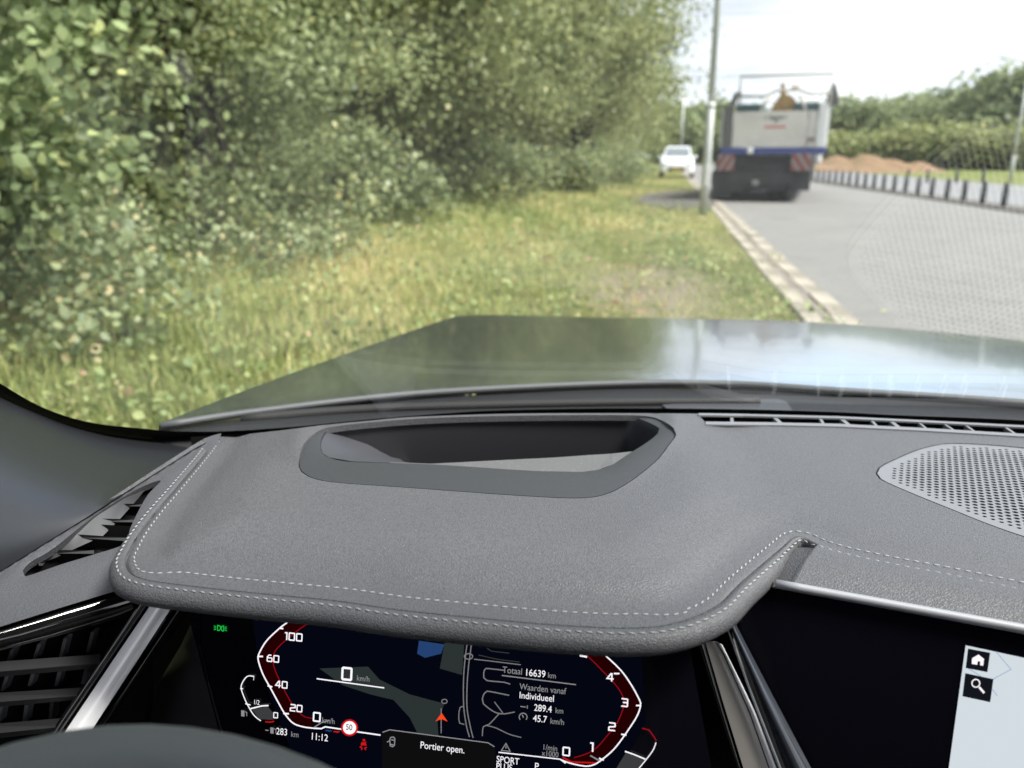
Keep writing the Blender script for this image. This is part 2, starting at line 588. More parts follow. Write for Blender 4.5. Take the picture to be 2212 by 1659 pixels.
def skirt(mb, px, depth, surf=ondash):
    top = [surf(p[0], p[1]) for p in px]; top.append(top[0])
    mb.loft([top, [p + Vector((0, 0, -depth)) for p in top]])
skirt(mb, HUD_OUT, .006); skirt(mb, SPK, .006)
DASH = cbuild(mb, 'dashboard', M['leather'], CAR, True)

# padded lip that rolls under the edge of the instrument hood
prof = [(.0004,-.0012),(.0012,-.0003),(.0025,.0003),(.0045,.0003),(.0066,-.0006),(.0088,-.0022),(.0106,-.0048),(.0114,-.0078),(.0110,-.0108),(.0088,-.0134),(.004,-.0148),(-.01,-.0155),(-.06,-.0155)]
iend = min(range(len(SEAM2)), key=lambda i: (SEAM2[i][0]-1768)**2 + (SEAM2[i][1]-1174)**2)
istart = 2
def lip_frame(i):
    a, b = SEAM[max(i-2, 0)], SEAM[min(i+2, len(SEAM)-1)]
    t = (b - a); t.z = 0; t.normalize()
    return t, Vector((t.y, -t.x, 0))
rows = []
for i in range(istart, iend + 1):
    t, n = lip_frame(i)
    k = 1 - .75 * sst(iend - 34, iend, i)      # the roll dies out where the hood meets the main dash
    e0 = ondash(SEAM2[i][0], SEAM2[i][1])
    rows.append([e0 + Vector((0, 0, -.004)) - n * .001, e0 + Vector((0, 0, -.0003))] + [SEAM[i] + n * o * (k if o > 0 else 1) + Vector((0, 0, dz)) for o, dz in prof])
mb = MB(); mb.loft(rows)
cbuild(mb, 'padded_edge', M['leather'], DASH, True)

# lower dash between seam and centre screen
ZS = -.2715
SCR_L, SCR_R = onz(1690, 1262, ZS), onz(2212, 1357, ZS)
top = [ondash(SEAM2[i][0], SEAM2[i][1]) for i in range(iend, len(SEAM))]
scr_dir = (SCR_R - SCR_L).normalized()
def bot(s):                                    # along the screen edge, then straight across the car
    return SCR_L + scr_dir * min(s, .34) + Vector((1, 0, 0)) * max(0, s - .34)
n = len(top)
arc = [0.0]
for a_, b_ in zip(top[:-1], top[1:]): arc.append(arc[-1] + (b_ - a_).length)
Lb = 1.10
rows = []
for t in (0, .02, .05, .09, .15, .25, .4, .55, .7, .85, 1):
    row = []
    for i, p in enumerate(top):
        b = bot(.006 + (Lb - .006) * arc[i] / arc[-1])
        q = p.lerp(b, t)
        q.z += .0016 * (1 - math.exp(-(t * 14) ** 2)) + .003 * math.sin(math.pi * t)
        row.append(q)
    rows.append([row[0] + Vector((-.030, .010, -.010)), row[0] + Vector((-.002, .001, -.0035))] + row)
mb = MB(); mb.loft([r[::-1] for r in rows])
cbuild(mb, 'dash_lower_panel', M['leather'], DASH, True)

# ---- stitches
st_me = None
def stitch_mesh():
    bm = bmesh.new()
    bmesh.ops.create_icosphere(bm, subdivisions=1, radius=1)
    for v in bm.verts:
        v.co = Vector((v.co.x * .0024, v.co.y * .00068, v.co.z * .00062))
    me = bpy.data.meshes.new('stitch'); bm.to_mesh(me); bm.free()
    me.polygons.foreach_set('use_smooth', [True] * len(me.polygons))
    me.materials.append(M['thread'])
    return me
st_me = stitch_mesh()
ST = []
def run_stitches(pts, pitch, slant):
    L = 0.0; nxt = pitch * .5
    for a, b in zip(pts[:-1], pts[1:]):
        d = (b - a).length
        while L + d >= nxt:
            t = (nxt - L) / d
            ST.append((a.lerp(b, t), (b - a).normalized(), slant))
            nxt += pitch
        L += d
row1, row2 = [], []
for i in range(istart, len(SEAM)):
    t, nn = lip_frame(i)
    su, sv = SEAM2[i][0], SEAM2[i][1]
    fr_ = sst(276, 380, su) * (1 - sst(1380, 1520, su)) * sst(1215, 1250, sv)
    wide = .0052 + .0085 * fr_ + (.0026 if su > 1500 else 0)
    q = SEAM[i] - nn * wide
    if seg_dist(q.x, q.y, SEAM_A) > wide * .9:
        row1.append(Vector((q.x, q.y, hgt(q.x, q.y) + .0002)))
    w2 = .0056 if i < iend - 20 else .0050
    q = SEAM[i] + nn * w2
    if seg_dist(q.x, q.y, SEAM_A) > w2 * .9:
        row2.append(Vector((q.x, q.y, ZD + (.0001 if i < iend else .0013))))
run_stitches(row1, .0061, .22)
run_stitches(row2, .0061, -.22)
ST = [s for s in ST if s[0].length > .1]
ST.sort(key=lambda s: s[0].length + (5 if not (-60 < proj(s[0])[0] < 2270) else 0))
rest = MB()
for k, (p, d, sl_) in enumerate(ST):
    x = d; z = Vector((0, 0, 1)); y = z.cross(x).normalized(); z = x.cross(y)
    R = Matrix((x, y, z)).transposed() @ Matrix.Rotation(sl_, 3, 'Z')
    if k < 290:
        o = bpy.data.objects.new('stitch', st_me); COL.objects.link(o)
        o.parent = DASH
        o.matrix_basis = Matrix.Translation(p + CO) @ R.to_4x4()
    else:
        rest.add([R @ v.co + p for v in st_me.vertices], [tuple(f.vertices) for f in st_me.polygons])
if rest.v:
    tag(cbuild(rest, 'stitching', M['thread'], DASH, True), kind='stuff')

# ---- head-up display: frame, ramp, well
hz = ZD + .0135
HI = [tuple(p) for p in HUD_IN]
cxh = sum(p[0] for p in HUD_OUT) / len(HUD_OUT); cyh = sum(p[1] for p in HUD_OUT) / len(HUD_OUT)
HO2 = [(cxh + (p[0] - cxh) * .994, cyh + (p[1] - cyh) * .987) for p in HUD_OUT]
ext = grid_pts(HO2, 16, 9)
V2, T = cdt_fill(HO2, [HI], ext)
HI_A = np.array(HI)
def onbez(u, v):
    d = seg_dist(u, v, HI_A, True)             # falls a little towards the opening
    p = onz(u, v, hz - .003 * math.exp(-d / 14))
    return p
mb = MB(); mb.add([onbez(*p) for p in V2], T)
ot = [onbez(*p) for p in HO2]; ot.append(ot[0])
mb.loft([ot, [p + Vector((0, 0, -.012)) for p in ot]])
cbuild(mb, 'head_up_display_frame', M['soft_plastic'], DASH, True)
rimt = [onz(p[0], p[1], hz - .003) for p in HI]
cen = sum(rimt, Vector()) / len(rimt)
rows = []
for k, (dz, sc) in enumerate([(0, 1), (-.002, .995), (-.006, .985), (-.05, .96), (-.11, .93)]):
    rows.append([Vector((cen.x + (p.x - cen.x) * sc, cen.y + (p.y - cen.y) * sc, p.z + dz)) for p in rimt + rimt[:1]])
mb = MB(); mb.loft(rows)
mb.add(rows[-1][:-1], [tuple(range(len(rimt)))])
cbuild(mb, 'head_up_display_well', M['well'], DASH, True)
lw = [(722,922),(706,930),(695,946),(693,966),(697,979),(710,988),(760,996.5),(820,999)]
lb_ = [(905,909),(902,925),(900,940),(898,955),(896,968),(894,980),(896,990),(900,1000)]
mb = MB(); mb.loft([[onz(p[0], p[1], hz - .0042) for p in lw], [onz((p[0]*.5+q[0]*.5), (p[1]*.5+q[1]*.5), hz - .024) for p, q in zip(lw, lb_)], [onz(p[0], p[1], hz - .060) for p in lb_]])
cbuild(mb, 'head_up_display_side_wall', mat('well_side_lit', (.048, .049, .056), .5), DASH, True)  # lighter copy of the well plastic: daylight on this wall put into its colour
# ledge on the driver's side of the opening
led = [(842,999.5),(930,1003.5),(1151,1017.5),(1255,1019.5),(1290,1015.5),(1324,1003.5),(1366,976)]
inn = [(842,998),(930,1001.5),(1100,993),(1200,988),(1270,983),(1320,980),(1365,975)]
mb = MB(); mb.loft([[onz(p[0], p[1], hz - .0035) for p in led], [onz(p[0], p[1], hz - .011) for p in inn], [onz(p[0], p[1], hz - .012) + Vector((0, -.002, -.05)) for p in inn]])
cbuild(mb, 'head_up_display_ledge', mat('dusty_ledge', (.10, .10, .10), .6, speck=(700, .08, (.3, .3, .28))), DASH, False)

# ---- defroster outlet: frame, dark duct, slats
duct = [ondash(p[0], p[1]) + Vector((0, 0, -.003)) for p in DEF]
mb = MB(); mb.add([p + Vector((0, 0, -.009)) for p in duct], [tuple(range(len(duct)))]); skirt(mb, DEF, .012)
cbuild(mb, 'defroster_duct', M['matt_black'], DASH, False)
def strip(px_a, px_b, z):
    a = [ondash(*p) + Vector((0, 0, z)) for p in px_a]; b = [ondash(*p) + Vector((0, 0, z)) for p in px_b]
    m_ = MB(); m_.loft([a, b]); m_.loft([[p + Vector((0, 0, -.0018)) for p in b], [p for p in b]]); m_.loft([a, [p + Vector((0, 0, -.0018)) for p in a]])
    return m_
e1 = [(1509,897.5),(1606,899),(1806,904),(2000,913),(2212,924),(2450,938)]
fr = strip([(u, v - 2.0) for u, v in e1], [(u, v + 2.2) for u, v in e1], .0016)
e2 = [(1524,914.5),(1660,916),(1806,919),(2000,928.5),(2212,941),(2450,956)]
fr2 = strip([(u, v - 1.5) for u, v in e2], [(u, v + 4.5) for u, v in e2], .0012)
fr.add(fr2.v, fr2.f)
cbuild(fr, 'defroster_frame', M['grille_plastic'], DASH, False)
for ut, ub, w in [(1580,1582,7),(1672,1688,9),(1771,1780,6),(1817,1836,9),(1882,1896,6),(1924,1944,9),(1984,2004,5),(2038,2064,5),(2084,2108,5),(2170,2196,6),(2250,2280,9),(2330,2362,6)]:
    def vt(u): return float(np.interp(u, [p[0] for p in e1], [p[1] for p in e1]))
    def vb(u): return float(np.interp(u, [p[0] for p in e2], [p[1] for p in e2]))
    q = [ondash(ut - w/2, vt(ut)), ondash(ut + w/2, vt(ut)), ondash(ub + w/2, vb(ub)), ondash(ub - w/2, vb(ub))]
    q = [p + Vector((0, 0, .0004)) for p in q]
    mb = MB(); mb.prism(q, (0, 0, -.010))
    cbuild(mb, 'defroster_slat', M['grille_plastic'], DASH, False)

# ---- speaker grille with real perforations
gz = ZD + .0015
ring = [onz(p[0], p[1], gz) for p in SPK]
gc = sum(ring, Vector()) / len(ring)
ring2 = [(gc.x + (p.x - gc.x) * .985, gc.y + (p.y - gc.y) * .985) for p in ring]
ra = np.array(ring2)
holes, hc = [], []
pit, hr = .0063, .00205
ang = math.radians(14)
for i in range(-60, 60):
    for j in range(-60, 60):
        a, b = (i + .5 * (j % 2)) * pit, j * pit * .80
        x = gc.x + a * math.cos(ang) - b * math.sin(ang); y = gc.y + a * math.sin(ang) + b * math.cos(ang)
        if not inside(np.array([x]), np.array([y]), ring2)[0]: continue
        d = seg_dist(x, y, ra, True)
        if d < .0078: continue
        r_ = hr * (.72 + .28 * sst(.008, .03, d))
        hc.append((x, y, r_))
        holes.append([(x + r_ * 1.12 * math.cos(g), y + r_ * math.sin(g)) for g in [math.pi * (.25 + q / 4) for q in range(8)]])
HC = np.array(hc)
def in_hole(c):
    out = np.zeros(len(c), bool)
    for s in range(0, len(c), 4000):
        dd = (c[s:s+4000, None, 0] - HC[None, :, 0]) ** 2 + (c[s:s+4000, None, 1] - HC[None, :, 1]) ** 2
        out[s:s+4000] = (dd < (HC[None, :, 2] * .93) ** 2).any(1)
    return out
V2, T = cdt_fill(ring2, holes, [], drop=in_hole)
mb = MB(); mb.add([Vector((a, b, gz)) for a, b in V2], T)
for h in holes:                                # short tunnels so that the sheet has thickness
    lp = [Vector((a, b, gz)) for a, b in h]; lp.append(lp[0])
    mb.loft([lp, [p + Vector((0, 0, -.0016)) for p in lp]])
rg = [Vector((a, b, gz)) for a, b in ring2]; rg.append(rg[0])
mb.loft([rg, [p + Vector((0, 0, -.004)) for p in rg]])
SPKO = cbuild(mb, 'speaker_grille', M['grille_plastic'], DASH, False)
mb = MB(); mb.add([p + Vector((0, 0, -.012)) for p in ring], [tuple(range(len(ring)))])
cbuild(mb, 'speaker_cavity', M['matt_black'], DASH, False)

# ---- side panel with the triangular demister vent
S1, S2, S3 = onz(465, 950, -.262), onz(0, 1233, -.285), onz(265, 1272, -.302)
SN = (S2 - S1).cross(S3 - S1).normalized()
def onside(u, v, d=0.0): return onpl(u, v, S1 + SN * d, SN)
if SN.z < 0: SN = -SN
side_out = [(478,936),(440,948),(330,1017),(200,1102),(100,1164),(0,1226),(-160,1325),(-220,1420),(0,1354),(130,1313),(265,1272),(330,1262),(330,1190),(380,1080),(470,960)]
vent_px = [(346.7,1038),(300,1055),(213,1108),(113,1186),(66,1214),(49,1233),(54,1245),(133,1219),(200,1198.5),(268,1175),(281,1142),(300,1102),(320,1068)]
VENT = [tuple(p) for p in cr(vent_px, 8, True)]
so = [tuple(p) for p in cr(side_out[:7], 18)] + side_out[7:]
V2, T = cdt_fill(so, [VENT], grid_pts(so, 16, 11))
VA = np.array(VENT)
def sidesurf(u, v):
    d = seg_dist(u, v, VA, True)
    e = abs((v - 1233) - (u - 0) * (957 - 1233) / 440) if u < 440 else 40
    return onside(u, v, .002 * (1 - math.exp(-d / 9)) - .004 * math.exp(-(e / 10) ** 2))
mb = MB(); mb.add([sidesurf(*p) for p in V2], T)
vt_ = [sidesurf(*p) for p in VENT]; vt_.append(vt_[0])
mb.loft([vt_, [p - SN * .006 for p in vt_]])
SIDE = cbuild(mb, 'dash_side_panel', M['leather_side'], CAR, True)
# recess: walls and floor
rec = [(0, 1, .006), (0, .97, .007), (0, .93, .026)]
cu_ = sum(p[0] for p in VENT) / len(VENT); cv_ = sum(p[1] for p in VENT) / len(VENT)
rw = []
base = [onside(p[0], p[1], -.004) for p in VENT]; base.append(base[0])
cb = sum(base[:-1], Vector()) / (len(base) - 1)
for dd, sc in [(0, 1), (.002, .985), (.026, .93)]:
    rw.append([cb + (p - cb) * sc - SN * dd for p in base])
mb = MB(); mb.loft(rw)
cbuild(mb, 'vent_surround', M['black_plastic'], SIDE, True)
mb = MB(); mb.add(rw[-1][:-1], [tuple(range(len(base) - 1))])
cbuild(mb, 'vent_duct', M['matt_black'], SIDE, False)
# pale inner wall along the outer edge, then the slats
wall_px = [(313,1058),(270,1076),(213,1112),(163,1150),(113,1191),(82,1212),(84,1222)]
wall_in = [(300,1075),(262,1118),(222,1158),(160,1186),(120,1205),(100,1212),(92,1222)]
mb = MB(); mb.loft([[onside(p[0], p[1], -.0035) for p in wall_px], [onside(p[0], p[1], -.010) for p in wall_in]])
cbuild(mb, 'vent_inner_wall', M['vent_plastic'], SIDE, True)
for a, b, h in [((262,1089),(311,1091),4), ((213,1121),(296,1125),5), ((163,1155),(280,1165),6), ((111,1189),(203,1192),6)]:
    q = [onside(a[0], a[1] - 1, -.005), onside(b[0], b[1] - h * .6, -.006), onside(b[0], b[1] + h * .7, -.007), onside(a[0] + 8, a[1] + h * 1.1, -.008)]
    mb = MB(); mb.prism(q, SN * -.012 + Vector((0, .004, 0)))
    cbuild(mb, 'vent_slat', M['black_plastic'], SIDE, False)

# ---- windshield: curved pane with black border
NXg, NZg = 40, 26
rows = []
for j in range(NZg + 1):
    z = -.30 + (.235 + .30) * j / NZg
    rows.append([Vector((x, yb(x) - (z - GZ) / GT, z)) for x in [-.80 + 2.32 * i / NXg for i in range(NXg + 1)]])
gn = Vector((0, math.sin(math.atan(GT)), math.cos(math.atan(GT))))
mb = MB()
mb.loft(rows)
inner = [[p + gn * .005 for p in r] for r in rows]
mb.loft([r[::-1] for r in inner])
WIND = fix_normals(cbuild(mb, 'windshield', M['glass'], CAR, True))
ftop = cr([(-160,705),(-80,778),(0,824.7),(73,868),(146,897.6),(219,914),(317,924),(364,928.6),(474,929.7),(620,921),(806,903),(1000,888),(1107,883.5),(1325,880),(1606,882),(1806,888),(1926,894),(2212,906),(2450,926),(2900,958)], 20)
fbot = cr([(-160,744),(-80,809),(0,851.5),(73,886.5),(146,915.5),(219,934),(292,945),(364,951),(474,956),(620,945),(806,927),(1000,910),(1107,905),(1325,902),(1606,908),(1806,914),(1926,920),(2212,932),(2450,950),(2900,985)], 20)
def resamp(p, n):
    L = [0.0]
    for a, b in zip(p[:-1], p[1:]): L.append(L[-1] + (b - a).length)
    out = []; k = 0
    for i in range(n):
        t = L[-1] * i / (n - 1)
        while k < len(p) - 2 and L[k + 1] < t: k += 1
        out.append(p[k].lerp(p[k + 1], min(1, max(0, (t - L[k]) / max(1e-9, L[k + 1] - L[k])))))
    return out
ft, fb = resamp(ftop, 140), resamp(fbot, 140)
mb = MB(); mb.loft([[onglass(p[0], p[1], .0012) for p in ft], [onglass(p[0], p[1], .0012) for p in fb]])
cbuild(mb, 'windshield_border', M['matt_black'], WIND, True)

# ---- A-pillar trim
pt = cr([(-160,738),(-80,803),(0,846),(73,881),(146,910),(219,929),(292,940),(364,946.5),(440,949),(474,946)], 18)
pb = cr([(-160,1336),(-80,1284),(0,1234),(73,1188.5),(146,1143),(219,1097),(292,1049.5),(364,1004),(430,963),(474,944)], 18)
pt, pb = resamp(pt, 60), resamp(pb, 60)
topc = [onglass(p[0], p[1], .003) for p in pt]
botc = [onside(p[0], p[1], .001) for p in pb]
rows = []
for j in range(25):
    t = j / 24
    row = []
    for k in range(60):
        A_, B_ = topc[k], botc[k]
        drop = max(0.0, A_.z - B_.z)
        Mi = Vector((B_.x * .93 + A_.x * .07, B_.y * .93 + A_.y * .07, A_.z - drop * .04))
        row.append(A_ * (1 - t) ** 2 + Mi * 2 * t * (1 - t) + B_ * t * t)
    rows.append(row)
mb = MB(); mb.loft(rows)
PIL = cbuild(mb, 'pillar_trim', M['pillar'], CAR, True)

# ---- fascia: trim strip, air vent, chrome bars, displays
FA, FB = onside(0, 1354), onside(265, 1272)
fx = (FB - FA).normalized()
fd = Vector((0, -.34, -1)).normalized()
FN = fx.cross(fd).normalized()
if FN.y > 0: FN = -FN
def onfas(u, v, d=0.0): return onpl(u, v, FA - FN * d, FN)     # d = depth behind the face
tp = [(-120,1391),(0,1355),(130,1314),(275,1269)]
bt = [(-120,1440),(0,1405),(130,1372),(292,1327)]
mb = MB(); mb.loft([[onfas(*p, .004) for p in tp], [onfas(p[0], p[1], -.003) for p in [(a[0]*.7+b[0]*.3, a[1]*.7+b[1]*.3) for a, b in zip(tp, bt)]], [onfas(*p, .0) for p in bt], [onfas(*p, .02) for p in bt]])
VENTB = cbuild(mb, 'gloss_trim_strip', M['piano'], CAR, True)
# vent box
mb = MB(); mb.add([onfas(*p, .035) for p in [(-150,1380),(330,1280),(330,1700),(-150,1700)]], [(0,1,2,3)])
cbuild(mb, 'vent_back', M['matt_black'], VENTB, False)
for (a, b, c, d) in [((-90,1436),(217,1413),(212,1443),(-90,1470)), ((-90,1502),(181,1485),(174,1511),(-90,1535)), ((-90,1570),(150,1550),(140,1578),(-90,1605))]:
    mb = MB()
    q0 = [onfas(*p, .006) for p in (a, b)]; q1 = [onfas(*p, -.001) for p in ((a[0], a[1]*.35+d[1]*.65), (b[0]-2, b[1]*.35+c[1]*.65))]; q2 = [onfas(*p, .001) for p in (d, c)]; q3 = [onfas(*p, .02) for p in (d, c)]
    q00 = [onfas(*p, .024) for p in (a, b)]
    mb.loft([q00, q0, q1, q2, q3])
    mb.add([q00[1], q0[1], q1[1], q2[1], q3[1]], [(0,1,2,3,4)])
    cbuild(mb, 'vent_blade', M['black_plastic'], VENTB, False)
M['fin'] = mat('fin_plastic', (.16, .16, .17), .4)
for (u0, v0, u1, v1) in [(27,1404,17,1430),(85,1391,74,1424),(141,1379,131,1420),(200,1366,189,1410),(15,1461,5,1492),(71,1456,63,1482),(128,1452,121,1482),(186,1446,178,1478),(112,1519,108,1556),(57,1523,52,1560),(2,1527,-4,1560)]:
    mb = MB(); mb.prism([onfas(u0-4, v0, .026), onfas(u0+4, v0, .026), onfas(u1+4, v1, .026), onfas(u1-4, v1, .026)], Vector((0, .006, 0)))
    cbuild(mb, 'vent_fin', M['fin'], VENTB, False)

# displays
DP = Vector((-.11, .448, -.345)); DT = math.radians(17)
DX = Vector((1, 0, 0)); DU = Vector((0, math.sin(DT), math.cos(DT))); DN = Vector((0, -math.cos(DT), math.sin(DT)))
def ondisp(u, v, d=0.0): return onpl(u, v, DP + DN * d, DN)
mb = MB(); mb.prism([ondisp(*p) for p in [(395,1285),(1470,1285),(1555,1760),(520,1760)]], -DN * .008)
DISP = cbuild(mb, 'instrument_display', M['panel_black'], CAR, False)
mb = MB(); mb.loft([[Vector((x, yb(x) + .012, z)) for x in np.linspace(-.46, 1.34, 16)] for z in (-.285, -.6, -1.0)])
cbuild(mb, 'firewall', M['matt_black'], CAR, True)
# large dark carrier behind everything
mb = MB()
mb.loft([[Vector((x, .50 + .02 * math.cos(x * 3), z)) for x in np.linspace(-.52, 1.25, 12)] for z in (-.285, -.40, -.60, -.90)])
cbuild(mb, 'dash_carrier', M['matt_black'], CAR, True)
M['hood_side'] = mat('cowl_side', (.012, .0115, .014), .6)
mb = MB(); mb.loft([[onfas(*p, .028) for p in [(425,1320),(390,1395),(345,1470),(322,1560),(318,1680)]], [ondisp(*p, .001) for p in [(432,1320),(432,1394),(452,1475),(482,1585),(505,1680)]]])
cbuild(mb, 'display_side_shroud', M['hood_side'], DISP, True)
# chrome bars
def bar(name, left, right, m, surf, parent, bulge, nseg=6):
    rows = []
    for k in range(nseg + 1):
        t = k / nseg
        rows.append([surf(a[0]*(1-t)+b[0]*t, a[1]*(1-t)+b[1]*t, -bulge * math.sin(math.pi * t)) for a, b in zip(left, right)])
    m_ = MB(); m_.loft(rows)
    return cbuild(m_, name, m, parent, True)
bl0 = onfas(250, 1430, -.004); bll = (onfas(155, 1559) - onfas(327, 1304)).normalized(); bln = Vector((.35, -.5, .9)); bln = (bln - bll * bln.dot(bll)).normalized()
BARL = bar('chrome_bar', [(328,1290),(327,1304),(241,1431),(155,1559),(80,1672)], [(372,1290),(372,1310),(291,1435),(210,1559),(137,1672)], M['chrome'], lambda u, v, d: onpl(u, v, bl0 - bln * d, bln), CAR, .003)
bar('gloss_surround', [(300,1290),(300,1304),(213,1431),(125,1559),(55,1672)], [(326,1290),(325,1304),(239,1431),(153,1559),(78,1672)], M['piano'], lambda u, v, d: onfas(u, v, d), BARL, .003)
bar('gloss_surround', [(374,1290),(374,1310),(293,1435),(212,1559),(139,1672)], [(418,1290),(412,1316),(322,1440),(238,1559),(170,1672)], M['piano'], lambda u, v, d: onfas(u, v, d), BARL, .004)
CP = onz(1690, 1262, ZS)
SX = scr_dir; SN2 = Vector((scr_dir.y, -scr_dir.x, 0)).normalized()
tl = math.radians(16)
if SN2.y > 0: SN2 = -SN2
CN = (SN2 * math.cos(tl) + Vector((0, 0, math.sin(tl)))).normalized()
def onscr(u, v, d=0.0): return onpl(u, v, CP + CN * d, CN)
def trim(u, v, d): return onpl(u, v, CP + CN * (.004 - d), CN)
br_l = (trim(1660, 1659, 0) - trim(1547, 1400, 0)).normalized(); br_p = trim(1590, 1530, 0)
br_n = CN * .35 + Vector((-.25, 0, .85)); br_n = (br_n - br_l * br_n.dot(br_l)).normalized()
def trim_up(u, v, d): return onpl(u, v, br_p - br_n * d, br_n)
BARR = bar('chrome_bar', [(1523,1385),(1528,1402),(1566,1530),(1606,1659),(1625,1725)], [(1545,1385),(1562,1414),(1618,1540),(1660,1659),(1684,1725)], mat('chrome_reflection', (.36, .335, .31), .3, metal=.25), trim_up, CAR, .001)  # grey-brown colour paints in what the chrome mirrors
bar('chrome_highlight', [(1546,1385),(1564,1412),(1620,1538),(1662,1657),(1686,1725)], [(1560,1392),(1579,1430),(1633,1540),(1678,1657),(1702,1725)], M['chrome'], lambda u, v, d: trim_up(u, v, d), BARR, .002)  # bright strip painting the highlight along the chrome
bar('gloss_surround', [(1490,1370),(1510,1402),(1549,1530),(1590,1659),(1610,1725)], [(1522,1370),(1526,1402),(1564,1530),(1604,1659),(1623,1725)], M['piano'], trim, BARR, .003)
bar('gloss_blade', [(1566,1340),(1571,1353),(1626,1500),(1688,1659),(1712,1725)], [(1584,1330),(1592,1353),(1668,1500),(1752,1659),(1784,1725)], mat('grey_gloss', (.03, .033, .042), .12, coat=1), lambda u, v, d: trim(u, v, d - .002), BARR, .006, 8)
bar('blade_highlight', [(1562,1345),(1568,1354),(1621,1500),(1681,1659),(1706,1725)], [(1574,1340),(1584,1354),(1630,1500),(1688,1659),(1713,1725)], mat('highlight_grey', (.42, .44, .47), .25, metal=.2), lambda u, v, d: trim_up(u, v, d - .001), BARR, .001, 4)  # pale strip painting a highlight along the glossy blade
# centre screen
mb = MB(); mb.prism([onscr(*p) for p in [(1588,1255),(2700,1458),(2760,1800),(1640,1800)]], -CN * .010)
SCREEN = cbuild(mb, 'centre_display', M['panel_black'], CAR, False)
e = [bot(s) for s in np.linspace(-.004, .335, 24)]
mb = MB(); mb.tube([p + CN * .002 for p in e], .0031, 8)
cbuild(mb, 'silver_edge', M['silver'], SCREEN, True)

# ---- display graphics (flat lit print on the panels)
G = {k: glow('lit_' + k, c, s) for k, (c, s) in dict(white=((.92, .90, .94), .62), dim=((.5, .5, .52), .30), faint=((.35, .36, .38), .07), red=((.75, .01, .015), .45), darkred=((.10, .002, .006), .09), red_line=((.6, .01, .02), .30), green=((.02, .75, .10), .40), navy=((.003, .005, .014), .22), blue=((.03, .09, .28), .32), olive=((.05, .065, .065), .28), road=((.4, .4, .42), .28), mapbg=((.60, .66, .70), .60), icon=((.008, .009, .014), .5), mapline=((.35, .47, .68), .5), orange=((.9, .06, .01), .6), banner=((.03, .03, .033), .08), signwhite=((.9, .85, .87), .65), ink=((.03, .03, .035), .3)).items()}
lay = [0]
def flat(name, polys, m, surf, parent, d):
    mb_ = MB()
    for poly in polys:
        mb_.add([surf(p[0], p[1], d) for p in poly], [tuple(range(len(poly)))])
    return cbuild(mb_, name, m, parent, False)
def stroke(pts, w, closed=False, wv=None):
    """2D polyline in pixels -> quads"""
    P = [Vector((p[0], p[1])) for p in pts]
    n = len(P); L, R = [], []
    for i in range(n):
        a = P[(i-1) % n] if closed or i > 0 else P[i]
        b = P[(i+1) % n] if closed or i < n - 1 else P[i]
        d1 = (P[i] - a); d2 = (b - P[i])
        t = Vector((0, 0))
        if d1.length > 1e-6: t += d1.normalized()
        if d2.length > 1e-6: t += d2.normalized()
        t = t.normalized() if t.length > 1e-6 else Vector((1, 0))
        nn = Vector((-t.y, t.x))
        k = 1.0
        if d1.length > 1e-6 and d2.length > 1e-6:
            k = 1 / max(.5, math.sqrt(max(0, (1 + d1.normalized().dot(d2.normalized())) / 2)))
        L.append(P[i] + nn * w / 2 * k); R.append(P[i] - nn * w / 2 * k)
    out = []
    for i in range(n if closed else n - 1):
        j = (i + 1) % n
        out.append([L[i], L[j], R[j], R[i]])
    return out
def line(name, pts, w, m, surf, parent, d, closed=False, smooth=0):
    if smooth: pts = [tuple(p) for p in cr(pts, smooth, closed)]
    return flat(name, stroke(pts, w, closed), m, surf, parent, d)
def text(name, s, at, h, m, surf, ex, eu, parent, d, stretch=1.0, bold=0.0, align='LEFT'):
    """built-in font, base line starting at pixel 'at', capital height h pixels"""
    p0 = surf(at[0], at[1], d)
    p1 = surf(at[0], at[1] - h, d)
    hh = abs((p1 - p0).dot(eu))
    cu = bpy.data.curves.new('txt', 'FONT')
    cu.body = s; cu.size = hh / .70; cu.align_x = align; cu.offset = bold * hh
    cu.space_line = .92
    ob = bpy.data.objects.new('txt', cu); COL.objects.link(ob)
    dg = bpy.context.evaluated_depsgraph_get()
    me = bpy.data.meshes.new_from_object(ob.evaluated_get(dg))
    bpy.data.objects.remove(ob); bpy.data.curves.remove(cu)
    vs = [p0 + ex * (v.co.x * stretch) + eu * v.co.y for v in me.vertices]
    fs = [tuple(f.vertices) for f in me.polygons]
    bpy.data.meshes.remove(me)
    return cmesh(name, vs, fs, m, parent, False)
# square digits drawn as strokes in a 1 x 1.25 box
DIG = {'0': [[(.08,.0),(.92,.0),(1,.08),(1,1.17),(.92,1.25),(.08,1.25),(0,1.17),(0,.08)]],
       '1': [[(.15,1.22),(.55,1.22),(.55,-.08)]], '2': [[(0,1.25),(.92,1.25),(1,1.17),(1,.70),(.08,.55),(0,.47),(0,0),(1.05,0)]],
       '3': [[(0,1.25),(.92,1.25),(1,1.15),(1,.1),(.92,0),(0,0)],[(.25,.64),(1,.64)]], '4': [[(.78,-.08),(.78,1.22),(.62,1.22),(.02,.36),(1.10,.36)]],
       '6': [[(.85,1.25),(.35,1.25),(0,.85),(0,.08),(.08,0),(.92,0),(1,.08),(1,.62),(.92,.70),(.05,.70)]], '5': [[(1,1.25),(0,1.25),(0,.72),(.92,.72),(1,.62),(1,.08),(.92,0),(0,0)]]}
